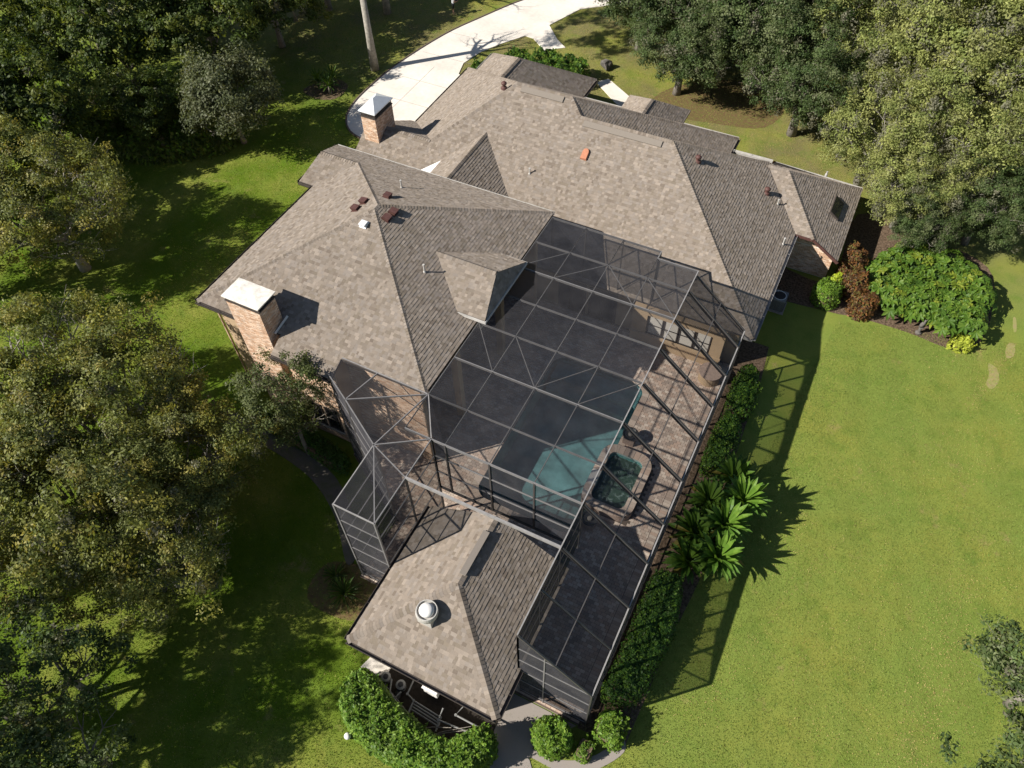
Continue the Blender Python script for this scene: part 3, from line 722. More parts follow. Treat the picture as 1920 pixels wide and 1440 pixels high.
b = MB(); b.face([(X0 + .2, Y1 - .02, ZE - .1), (X1 - .2, Y1 - .02, ZE - .1), (-7.18, Y1 - .02, ZR - .1)]); b.face([(X1 - .2, Y1 - .08, ZE - .1), (X0 + .2, Y1 - .08, ZE - .1), (-7.18, Y1 - .08, ZR - .1)]); b.build('gable_panel', M['stucco'], pav)
b = MB(); b.box((-9.8, 6.25, 0), (-4.6, 6.42, 2.95)); b.box((-9.8, 6.42, 0), (-9.62, 8.6, 2.95)); b.build('wall', M['pale_wall'], pav)
for x, y in ((-9.7, 11.4), (-4.7, 11.4), (-4.7, 8.2)):
    b = MB(); b.box((x - .2, y - .2, 0), (x + .2, y + .2, 2.95)); b.build('column', M['stucco'], pav)
b = MB(); b.box((-9.5, 6.45, 0), (-5.2, 7.15, .92)); kt = b.build('counter', M['stucco'], pav); b = MB(); b.box((-9.55, 6.43, .925), (-5.15, 7.22, .98)); b.build('counter_top', M['stone'], kt)
# exhaust fan
fx, fy, fz = -7.75, 7.45, 4.05
m_ = MB(); m_.box((fx - .30, fy - .30, fz - .25), (fx + .30, fy + .30, fz + .30)); fan = m_.build('roof_fan', M['old_white'], pav)
m_ = MB(); m_.lathe([(.30, .30), (.40, .34), (.43, .52), (.40, .66), (.37, .66), (.35, .56), (.05, .54)], (fx, fy, fz), 28); m_.build('fan_housing', M['old_white'], fan, smooth=False)
m_ = MB(); m_.lathe([(.27, .56), (.285, .66), (.26, .74), (.18, .80), (.06, .825)], (fx, fy, fz), 28); m_.build('motor_dome', M['white'], fan, smooth=True)
tag(fan, 'round white and grey exhaust fan')

# ------------------------------------------------------------------ pool deck, pool and spa
def rrect(x0, y0, x1, y1, r, k=6):
    out = []
    for cx, cy, a0 in ((x1 - r, y0 + r, -90), (x1 - r, y1 - r, 0), (x0 + r, y1 - r, 90), (x0 + r, y0 + r, 180)):
        for j in range(k + 1):
            a = math.radians(a0 + 90 * j / k); out.append((cx + r * math.cos(a), cy + r * math.sin(a)))
    return out
deck_poly = [(-1.45, 7.4), (-1.45, 27.4), (-15.35, 27.4), (-15.35, 15.25), (-16.3, 15.25), (-16.3, 13.9), (-12.5, 11.7), (-12.5, 8.75), (-9.8, 8.75), (-9.8, 6.4), (-4.4, 6.4), (-4.4, 7.4)]
pool_poly = rrect(-10.0, 14.55, -4.85, 24.1, .7)
spa_out = rrect(-5.35, 16.2, -2.9, 19.85, .55); spa_in = rrect(-4.98, 16.58, -3.27, 19.47, .35)
def ring_sheet(name, outer, inner, z, material, parent=None):
    bm = bmesh.new(); es = []
    for poly in (outer, inner):
        vs = [bm.verts.new((p[0], p[1], z)) for p in poly]; es += [bm.edges.new((vs[i], vs[(i + 1) % len(vs)])) for i in range(len(vs))]
    bmesh.ops.triangle_fill(bm, use_beauty=True, edges=es)
    bmesh.ops.recalc_face_normals(bm, faces=bm.faces)
    if sum(f.normal.z for f in bm.faces) < 0: bmesh.ops.reverse_faces(bm, faces=bm.faces)
    me = bpy.data.meshes.new(name); bm.to_mesh(me); bm.free(); return link(name, me, material, parent)
DZ = 0.06
deck = ring_sheet('pool_deck', deck_poly, pool_poly, DZ, M['joint']); tag(deck, kind='structure')
b = MB()
for i in range(len(deck_poly)):
    a, c = deck_poly[i], deck_poly[(i + 1) % len(deck_poly)]; b.face([(a[0], a[1], -.05), (c[0], c[1], -.05), (c[0], c[1], DZ), (a[0], a[1], DZ)])
b.build('deck_edge', M['path'], deck)
PV = [(.52, .41, .33), (.45, .35, .285), (.59, .48, .395), (.40, .32, .265), (.62, .52, .43), (.50, .37, .29)]
pav_field = MB(); singles = []
y = 6.42; row = 0
while y < 27.35:
    x = -16.3 + (.12 if row % 2 else 0)
    while x < -1.86:
        w = min(.225, -1.815 - x); cx, cy = x + w / 2, y + .075
        if w < .04: break
        cs = [(x, y), (x + w, y), (x + w, y + .15), (x, y + .15)]
        xs = [p[0] for p in cs]; ys = [p[1] for p in cs]
        if inpoly(xs, ys, deck_poly).all() and not inpoly(xs, ys, pool_poly).any() and not inpoly(xs, ys, spa_out).any():
            c = rng.choice(PV); k = rng.uniform(.85, 1.12); c = tuple(v * k for v in c); t = DZ + .012 + rng.uniform(0, .005)
            if cx > -2.95 and 17.0 < cy < 25.2 and len(singles) < 298 and w > .22: singles.append((cx, cy, t, c))
            else: pav_field.hexa([(p[0] + (.006 if i in (0, 3) else -.006), p[1] + (.006 if i < 2 else -.006), z) for z in (DZ, t) for i, p in enumerate(cs)], c)
        x += .225
    y += .15; row += 1
for k in range(131):
    y = 7.45 + k * .152; c = rng.choice(PV); kk = rng.uniform(.85, 1.05)
    pav_field.box((-1.80, y + .005, DZ), (-1.46, y + .147, DZ + .014), tuple(v * kk for v in c))
tag(pav_field.build('paver_field', M['paver'], deck, True), kind='stuff')
pv_me = []
for c in PV:
    for k in (.9, 1.05):
        b = MB(); b.hexa([(sx * .1065, sy * .069, z) for z in (-.03, 0) for sx, sy in ((-1, -1), (1, -1), (1, 1), (-1, 1))], tuple(v * k for v in c)); me = b.mesh('paver', True); me.materials.append(M['paver']); pv_me.append(me)
for cx, cy, t, c in singles:
    o = bpy.data.objects.new('paver', rng.choice(pv_me)); COL.objects.link(o); o.parent = deck; o.location = (cx, cy, t)

pool = empty('swimming_pool', (-7.4, 19.3, 0), 'blue green swimming pool under the screen cage', 'pool')
b = MB(); n = len(pool_poly)
for i in range(n):
    a, c = pool_poly[i], pool_poly[(i + 1) % n]; b.face([(c[0], c[1], -.25), (a[0], a[1], -.25), (a[0], a[1], -1.5), (c[0], c[1], -1.5)])
b.face([(p[0], p[1], -1.5) for p in pool_poly]); b.build('basin', M['plaster'], pool)
b = MB()
for i in range(n):
    a, c = pool_poly[i], pool_poly[(i + 1) % n]; b.face([(c[0], c[1], DZ - .03), (a[0], a[1], DZ - .03), (a[0], a[1], -.25), (c[0], c[1], -.25)])
b.build('tile_band', M['tile'], pool)
b = MB(); b.face([(p[0], p[1], -.07) for p in pool_poly]); b.build('water', M['water'], pool)
b = MB()
for y0, y1, z in ((22.9, 24.05, -.45), (22.3, 22.9, -.75)): b.box((-9.8, y0, -1.5), (-5.0, y1, z))
b.build('steps', M['plaster'], pool)
big = [(p[0] + .30 * (1 if p[0] > -7.4 else -1), p[1] + .30 * (1 if p[1] > 19.3 else -1)) for p in pool_poly]
# coping stones, one by one round the edge
def coping(parent, inner, d, z0, z1, step=.30, skip=None):
    P = [Vector((p[0], p[1])) for p in inner]; n = len(P); L = []; 
    for i in range(n):
        a, c = P[i], P[(i + 1) % n]; ln = (c - a).length; k = max(1, round(ln / step))
        for j in range(k): L.append(a + (c - a) * j / k)
    N_ = len(L); cen = sum(L, Vector((0, 0))) / N_
    for i in range(N_):
        a, c = L[i], L[(i + 1) % N_]; t = (c - a)
        if t.length < .02: continue
        nn = Vector((t.y, -t.x)).normalized()
        if skip and skip((a + c) / 2): continue
        p0 = L[i - 1]; tb = (a - p0).normalized() + t.normalized(); na = Vector((tb.y, -tb.x)).normalized()
        q = L[(i + 2) % N_]; tc_ = (q - c).normalized() + t.normalized(); nc = Vector((tc_.y, -tc_.x)).normalized()
        g = t.normalized() * .006
        b_ = MB(); pts = [a + g - nn * .03, c - g - nn * .03, c - g + nc * d, a + g + na * d]
        zz = z1 + rng.uniform(-.003, .003)
        col = rng.choice(PV); kk = rng.uniform(.8, 1.0); col = tuple(v * kk for v in col)
        b_.hexa([(p.x, p.y, z) for z in (z0, zz) for p in pts], col)
        b_.build('coping_stone', M['paver'], parent, True)
coping(pool, pool_poly, .30, -.02, DZ + .035, .32, lambda p: -5.6 < p.x and 15.9 < p.y < 20.1)
spa = empty('raised_spa', (-4.1, 18.0, 0), 'raised square spa with rounded corners and bubbling green water', 'spa')
SZ = .42
b = MB(); n = len(spa_out)
for i in range(n):
    a, c = spa_out[i], spa_out[(i + 1) % n]; b.face([(a[0], a[1], -1.5), (c[0], c[1], -1.5), (c[0], c[1], SZ), (a[0], a[1], SZ)])
b.build('spa_wall', M['coping'], spa)
b = MB(); n = len(spa_in)
for i in range(n):
    a, c = spa_in[i], spa_in[(i + 1) % n]; b.face([(c[0], c[1], SZ), (a[0], a[1], SZ), (a[0], a[1], -.5), (c[0], c[1], -.5)])
b.face([(p[0], p[1], -.5) for p in spa_in]); b.build('basin', M['plaster'], spa)
ring_sheet('rim', spa_out, spa_in, SZ, M['joint'], spa)
coping(spa, spa_in, .40, SZ + .002, SZ + .06, .26)
b = MB(); b.face([(p[0], p[1], SZ - .16) for p in spa_in]); b.build('water', M['spa_water'], spa)
b = MB(); b.box((-5.37, 17.3, SZ - .06), (-4.95, 18.1, SZ + .075)); b.build('spillway', M['pale_wall'], spa)
for x, y, lb in ((-4.45, 20.55, 'dark bowl on a plinth beside the far corner of the spa'), (-4.45, 15.5, 'dark bowl on a plinth beside the near corner of the spa')):
    e = empty('water_bowl', (x, y, DZ), lb, 'bowl', 'bowls beside the spa')
    b = MB(); b.box((x - .28, y - .28, DZ), (x + .28, y + .28, .45)); b.build('plinth', M['coping'], e)
    b = MB(); b.lathe([(.13, .45), (.18, .50), (.36, .64), (.40, .70), (.36, .70), (.30, .64), (.05, .60)], (x, y, 0), 24); b.build('bowl', M['black'], e, smooth=False)
    b = MB(); b.lathe([(.11, .60), (.12, .70), (.09, .74), (.02, .75)], (x, y, 0), 14); b.build('burner', M['stone'], e)
e = empty('round_plinth', (-2.1, 26.2, DZ), 'curved tan plinth at the end of the bay window', 'plinth')
b = MB(); b.lathe([(.55, DZ), (.55, .62), (.50, .66)], (-2.15, 25.95, 0), 24); b.build('plinth', M['stucco'], e); b = MB(); b.lathe([(.60, .665), (.60, .72), (.1, .73)], (-2.15, 25.95, 0), 24); b.build('cap', M['coping'], e)

# ------------------------------------------------------------------ screen cage
cage = empty('screen_cage', (-6, 17, 0), 'bronze framed screen enclosure standing over the pool', 'screen enclosure')
ZT, ZL, XR = 6.55, 4.0, -1.22
CX = [-11.80, -9.97, -8.0, -6.07, -4.08]
RY = [27.04, 25.1, 23.2, 21.3, 19.25, 17.05, 14.85, 13.0]
RS = [26.25, 23.9, 23.1, 21.25, 19.2, 17.0, 14.75, 12.95, 11.05, 9.33, 7.55]
RS = [26.25, 25.1, 23.2, 21.3, 19.25, 17.05, 14.85, 13.0, 11.05, 9.33, 7.55]
def beam(a, c, w=.05, h=.12, material=None, name='beam'):
    b = MB(); b.bar(a, c, w, h); return b.build(name, material or M['bronze'], cage)
def panel(pts):
    b = MB(); b.face(pts); return b.build('screen_panel', M['screen'], cage)
M['top_rail'] = mat('sunlit_bronze', (0.165, 0.160, 0.160), 0.45, 0.4, 0.2, 5)  # bronze frame colour lightened to stand for sun and sky on the tops
T = M['top_rail']
for i, y in enumerate(RY):
    beam((CX[0] if i else CX[0], y, ZT - .06), (CX[4] if i else CX[3], y, ZT - .06), .04, .13 if i in (2, 5, 7) else .10, T)
for j, x in enumerate(CX[:4]):
    beam((x, RY[0], ZT - .03), (x, RY[7], ZT - .03), .03, .06, T if j else T, 'purlin')
beam((CX[4], 26.5, ZT), (CX[4], 7.55, ZT), .045, .07, M['pale_rail'], 'ridge_rail')
beam((CX[3], 26.5, ZT - .05), (CX[4], 26.5, ZT - .05), .05, .12, T); beam((CX[3], 27.04, ZT - .05), (CX[3], 26.5, ZT - .05), .05, .12, T)
beam((XR, 26.25, ZL), (XR, 7.55, ZL), .055, .08, M['pale_rail'], 'eave_rail')
for i, y in enumerate(RS):
    beam((CX[4] + .03, y, ZT - .09), (XR, y, ZL - .02), .06, .20 if 0 < i < 9 else .10, M['bronze'], 'rafter')
    beam((XR, y, ZL), (XR, y, DZ), .06, .09, M['bronze'], 'post')
xm, zm = (CX[4] + XR) / 2, (ZT + ZL) / 2
beam((xm, 26.25, zm), (xm, 7.55, zm), .04, .06, M['bronze'], 'purlin')
for z in (.35, 1.2, 2.4): beam((XR, 26.25, z), (XR, 7.55, z), .04, .05, M['bronze'], 'rail')
for (c0, r0), (c1, r1) in (((0, 2), (1, 1)), ((1, 2), (2, 1)), ((2, 1), (3, 2)), ((3, 1), (4, 2)), ((0, 4), (1, 5)), ((1, 4), (2, 5)), ((2, 5), (3, 4)), ((3, 5), (4, 4))):
    beam((CX[c0], RY[r0], ZT - .02), (CX[c1], RY[r1], ZT - .02), .03, .04, T, 'brace')
for i in range(7):
    for j in range(4):
        y0 = RY[i] if not (i == 0 and j == 3) else 26.5
        panel([(CX[j], RY[i + 1], ZT), (CX[j + 1], RY[i + 1], ZT), (CX[j + 1], y0, ZT), (CX[j], y0, ZT)])
for i in range(10):
    a, c = RS[i], RS[i + 1]
    panel([(CX[4], c, ZT), (xm, c, zm), (xm, a, zm), (CX[4], a, ZT)]); panel([(xm, c, zm), (XR, c, ZL), (XR, a, ZL), (xm, a, zm)])
    panel([(XR, c, DZ), (XR, a, DZ), (XR, a, ZL), (XR, c, ZL)])
# back wall, standing on the main eaves
for j in range(3): panel([(CX[j], 27.04, 3.15), (CX[j + 1], 27.04, 3.15), (CX[j + 1], 27.04, ZT), (CX[j], 27.04, ZT)])
panel([(CX[3], 27.04, 3.15), (CX[3], 26.5, 3.15), (CX[3], 26.5, ZT), (CX[3], 27.04, ZT)]); panel([(CX[3], 26.5, 3.0), (CX[4], 26.5, 3.0), (CX[4], 26.5, ZT), (CX[3], 26.5, ZT)])
panel([(CX[4], 26.5, 3.0), (XR, 26.27, 3.0), (XR, 26.27, ZL), (CX[4], 26.5, ZT)])
for x in CX[:4]: beam((x, 27.04, 3.1), (x, 27.04, ZT - .1), .05, .05, M['bronze'], 'post')
# front wall over the pavilion
for x in (-10.58, -9.97, -8.0, -6.07, -4.08): beam((x, 13.0, ZT - .05), (x, 13.0, 2.75), .07, .09, M['bronze'], 'post')
for z, w in ((5.35, .05), (4.1, .05), (2.78, .08)): beam((-10.58, 13.0, z), (-4.08, 13.0, z), w, w + .01, T if z > 3 else M['bronze'], 'rail')
xs = (-10.58, -9.97, -8.0, -6.07, -4.08)
for j in range(4): panel([(xs[j], 13.0, 2.78), (xs[j + 1], 13.0, 2.78), (xs[j + 1], 13.0, ZT - .1), (xs[j], 13.0, ZT - .1)])
beam((-10.58, 11.05, ZT - .04), (-4.08, 11.05, ZT - .04), .08, .14, M['pale_rail'])
# inner wall above the pavilion eave
for a, c in ((13.0, 11.05), (11.05, 9.33), (9.33, 7.55)):
    panel([(-4.08, a, 3.06), (-4.08, c, 3.06), (-4.08, c, ZT - .08), (-4.08, a, ZT - .08)]); beam((-4.08, c, 3.06), (-4.08, c, ZT - .06), .05, .05, M['bronze'], 'post')
for z in (4.2, 5.4): beam((-4.08, 13.0, z), (-4.08, 7.55, z), .04, .04, M['bronze'], 'rail')
# end wall
panel([(CX[4], 7.55, DZ), (XR, 7.55, DZ), (XR, 7.55, ZL - .1), (CX[4], 7.55, ZT - .12)])
for x, zt in ((-3.05, 5.6), (CX[4], ZT - .1)): beam((x, 7.55, DZ), (x, 7.55, zt), .05, .05, T, 'post')
for z, x0 in ((.35, CX[4]), (1.6, CX[4]), (2.8, CX[4]), (4.0, CX[4]), (5.2, CX[4])):
    x1 = XR if z <= 4 else CX[4] + (ZT - z) / (ZT - ZL) * (XR - CX[4]); beam((x0, 7.55, z), (x1, 7.55, z), .04, .05, T, 'rail')
# the wing of the cage along the tall wall
Q = dict(a=(-16.13, 13.90), k=(-16.13, 14.9), b=(-14.75, 13.12), c=(-12.48, 11.77), d=(-12.41, 8.89), e=(-10.58, 8.88), f=(-10.58, 11.05), g=(-10.58, 13.0), h=(-11.80, 14.85), m=(-14.3, 14.85))
V3 = lambda k, z=ZT: (Q[k][0], Q[k][1], z)
for s_ in ('ab', 'bc', 'cd', 'de', 'ef', 'fg', 'gh', 'bh', 'ch', 'cg', 'cf', 'ce', 'bm', 'hk'):
    beam(V3(s_[0], ZT - .03), V3(s_[1], ZT - .03), .04, .07, M['pale_rail'] if s_ in ('gh', 'hk', 'de', 'cd') else T, 'beam' if s_ not in ('bh', 'ch', 'cg', 'cf', 'ce') else 'brace')
for s_ in ('abmk', 'bhm', 'bch', 'cgh', 'cfg', 'cef', 'cde'): panel([V3(k) for k in s_])
panel([(CX[0], 14.85, ZT), (-10.58, 13.0, ZT), (CX[1], 13.0, ZT), (CX[1], 14.85, ZT)])
for s_ in ('ab', 'bc', 'cd', 'de', 'ef', 'fg'):
    panel([V3(s_[0], DZ), V3(s_[1], DZ), V3(s_[1]), V3(s_[0])])
    for z in (.35, 1.6, 2.9, 4.1, 5.3): beam(V3(s_[0], z), V3(s_[1], z), .04, .045, T, 'rail')
for k in 'abcdefg': beam(V3(k, DZ), V3(k, ZT), .07, .07, T if k in 'de' else M['bronze'], 'post')

# ------------------------------------------------------------------ paths, beds, edging
M['shaded_path'] = mat('shaded_path', (0.150, 0.132, 0.115), 0.95, 0.05, 0.4, 2.5, 0.4, 40, col2=(0.085, 0.085, 0.055))  # path colour darkened to stand for the shade lying on it
sheet('side_path', smooth_poly([(-23.5, 13.3), (-20.5, 13.1), (-17.0, 12.7), (-14.8, 11.4), (-13.3, 9.7), (-13.4, 9.0), (-15.2, 10.7), (-17.5, 11.9), (-20.5, 12.4), (-23.5, 12.6)], 4), .03, M['shaded_path'], thick=.08)
sheet('equipment_pad', [(-10.3, 4.95), (-9.0, 4.3), (-4.3, 4.3), (-4.3, 6.4), (-10.0, 6.4)], .04, M['soil'], thick=.1)  # dark tone stands for the shade of hedge and pavilion
sheet('stone_slab', [(-10.3, 5.5), (-9.7, 5.35), (-9.15, 5.75), (-9.2, 6.2), (-10.1, 6.2)], .06, M['concrete'], thick=.06)
sheet('paver_walk', [(-4.35, 7.35), (-1.5, 7.35), (-2.6, 6.2), (-2.75, 5.6), (-2.2, 5.0), (-3.4, 4.5), (-4.3, 4.6)], .03, M['path'], thick=.08)
edge = smooth_poly([(-10.1, 4.3), (-9.45, 3.55), (-8.25, 3.15), (-6.85, 3.2), (-5.5, 3.45), (-4.4, 3.95), (-3.75, 4.75), (-2.78, 5.5), (-1.5, 5.6), (-.3, 6.2), (.5, 7.3), (.2, 7.9)], 5, False)
inner = [(p[0] * .92 - .45, p[1] * .9 + .85) for p in reversed(edge)]
sheet('bed_edging', edge + inner, .02, M['path'], thick=.05)
sheet('hedge_bed', [(-1.45, 7.3), (.45, 7.4), (.65, 12.2), (.9, 15.0), (.9, 19.4), (.5, 20.6), (.35, 26.9), (.1, 29.5), (-1.4, 29.5)], .012, M['mulch'], thick=.012)
sheet('planting_bed', smooth_poly([(-1.3, 33.4), (2.53, 33.5), (3.94, 33.75), (6.52, 33.8), (8.98, 33.6), (10.1, 34.6), (10.5, 36.99), (9.9, 41.0), (6, 42.2), (2.2, 42.5), (2.0, 36.0), (-1.2, 35.8)], 5), .012, M['mulch'], thick=.012)
sheet('leaf_litter', smooth_poly([(-14.0, 6.9), (-11.8, 6.9), (-10.8, 8.0), (-11.0, 8.8), (-12.6, 9.2), (-14.2, 8.6)], 4), .013, M['litter'], thick=.012)
M['sand'] = mat('bare_sand', (0.31, 0.255, 0.125), 0.95, 0.05, 0.3, 5, 0.4, 30, col2=(0.20, 0.215, 0.06))
for k, pl_ in enumerate(([(10.75, 33.4), (11.2, 33.2), (11.35, 32.4), (11.1, 31.7), (10.8, 31.9), (10.85, 32.6)], [(11.55, 35.3), (11.85, 35.4), (11.9, 34.6), (11.6, 34.2), (11.45, 34.7)], [(11.6, 37.4), (11.75, 37.4), (11.85, 36.5), (11.7, 36.4)])):
    sheet('bare_patch', smooth_poly(pl_, 4), .006, M['sand'], thick=.005)
sheet('bare_soil', smooth_poly([(-13.5, 47.5), (-9, 48.0), (-5.5, 49.0), (-5.0, 52.5), (-9, 54), (-13, 51)], 4), .012, M['litter'], thick=.012)

# ------------------------------------------------------------------ vegetation helpers
def leaf_quads(cen, nrm, size, asp=.55, rg=nrg):
    """rhombic leaves: centres (n,3), rough normals (n,3), sizes (n,) -> verts (4n,3), faces (n,4)"""
    n = len(cen)
    d = rg.normal(size=(n, 3)); d -= (d * nrm).sum(1, keepdims=True) * nrm; d /= np.linalg.norm(d, axis=1, keepdims=True) + 1e-9
    w = np.cross(nrm, d)
    s = size[:, None]
    V = np.empty((n, 4, 3)); V[:, 0] = cen - d * s; V[:, 1] = cen + w * s * asp; V[:, 2] = cen + d * s; V[:, 3] = cen - w * s * asp
    return V.reshape(-1, 3), np.arange(4 * n).reshape(n, 4)

def unit(a): return a / (np.linalg.norm(a, axis=1, keepdims=True) + 1e-9)

def hedge_mesh(name, poly, z0, z1, n, size, cols, round_=.35, rg=None, lump=.10):
    """leaf shell over a footprint: dense on the top and sides, rounded at the edge"""
    rg = rg or np.random.default_rng(len(poly) * 7 + n)
    P = np.array(poly)[:, :2]; lo, hi = P.min(0), P.max(0)
    pts = np.empty((0, 2))
    while len(pts) < n:
        q = rg.uniform(lo, hi, size=(n * 2, 2)); pts = np.concatenate([pts, q[inpoly(q[:, 0], q[:, 1], poly)]])
    pts = pts[:n]
    dmin = np.full(n, 1e9); grad = np.zeros((n, 2))
    for i in range(len(P)):
        a, c = P[i], P[(i + 1) % len(P)]; ac = c - a; t = np.clip(((pts - a) @ ac) / (ac @ ac + 1e-9), 0, 1); pr = a + t[:, None] * ac
        dd = np.linalg.norm(pts - pr, axis=1); up = dd < dmin; dmin[up] = dd[up]; grad[up] = (pts - pr)[up]
    r = round_; e = np.clip(dmin / r, 0, 1); prof = np.sqrt(np.clip(1 - (1 - e) ** 2, 0, 1))
    lum = lump * (np.sin(pts[:, 0] * 4.1 + 1.3 * np.sin(pts[:, 1] * 2.7)) * np.sin(pts[:, 1] * 3.7 + pts[:, 0]) + .6 * np.sin(pts[:, 0] * 9 + 2) * np.sin(pts[:, 1] * 8.3))
    top = z0 + (z1 - z0) * (.45 + .55 * prof) + lum
    side = (e < .55) & (rg.random(n) < .75)
    z = np.where(side, z0 + (top - z0) * rg.random(n), top - np.abs(rg.normal(0, .07, n)))
    out = -grad / (np.linalg.norm(grad, axis=1, keepdims=True) + 1e-9)
    nn = np.zeros((n, 3)); nn[:, :2] = out * (1 - e)[:, None] * 1.1; nn[:, 2] = .35 + e
    nn = unit(nn + rg.normal(0, .45, (n, 3)))
    cen = np.column_stack([pts, z]); cen += rg.normal(0, .02, cen.shape)
    V, F = leaf_quads(cen, nn, size * rg.uniform(.7, 1.3, n), .5, rg)
    tone = 1 + .22 * np.sin(pts[:, 0] * 2.3 + 1.7 * np.sin(pts[:, 1] * 1.9)) * np.sin(pts[:, 1] * 2.9 + 1)
    C = np.array(cols)[rg.integers(0, len(cols), n)] * rg.uniform(.7, 1.25, (n, 1)) * tone[:, None]
    # stray shoots standing out of the clipped surface
    ns = n // 90; k = rg.integers(0, n, ns); per = 7
    st = np.repeat(cen[k], per, axis=0) + np.repeat(nn[k] * .5 + np.array([0, 0, .7]), per, axis=0) * np.tile(np.linspace(.03, .26, per), ns)[:, None] + rg.normal(0, .02, (ns * per, 3))
    V2, F2 = leaf_quads(st, unit(rg.normal(size=st.shape) + np.array([0, 0, .6])), np.full(len(st), size * .9), .45, rg)
    C2 = np.repeat(np.array(cols)[rg.integers(0, len(cols), ns)] * 1.2, per, axis=0)
    return tri_mesh(name, np.concatenate([V, V2]), np.concatenate([F, F2 + len(V)]), np.concatenate([C, C2]))

GREEN = [(0.094, 0.172, 0.018), (0.116, 0.198, 0.022), (0.065, 0.129, 0.015), (0.139, 0.213, 0.029)]
DEEP = [(.035, .085, .014), (.05, .11, .018), (.028, .07, .012), (.06, .12, .02)]
def hedge(name, poly, h, n, size, cols, label, cat, group=None, mat_='gloss_leaf', round_=.35, lump=.10, core=True):
    cx = sum(p[0] for p in poly) / len(poly); cy = sum(p[1] for p in poly) / len(poly)
    e = empty(name, (cx, cy, 0), label, cat, group)
    link('foliage', hedge_mesh(name, poly, .05, h, n, size, cols, round_, None, lump), M[mat_], e)
    b = MB()
    for j in range(9):
        px, py = cx + rng.uniform(-.2, .2), cy + rng.uniform(-.2, .2); q = poly[rng.randrange(len(poly))]
        b.tube([(px, py, 0), (px + (q[0] - px) * .35, py + (q[1] - py) * .35, h * .5), (px + (q[0] - px) * .75, py + (q[1] - py) * .75, h * .8)], [.03, .02, .01], 5)
    b.build('stem', M['bark'], e)
    if core:
        c_ = [(cx + (p[0] - cx) * .82, cy + (p[1] - cy) * .82) for p in poly]
        b = MB(); b.prism(c_, .1, h * .78); tag(b.build('solid_core', M['mulch'], e), kind='stuff')
    return e

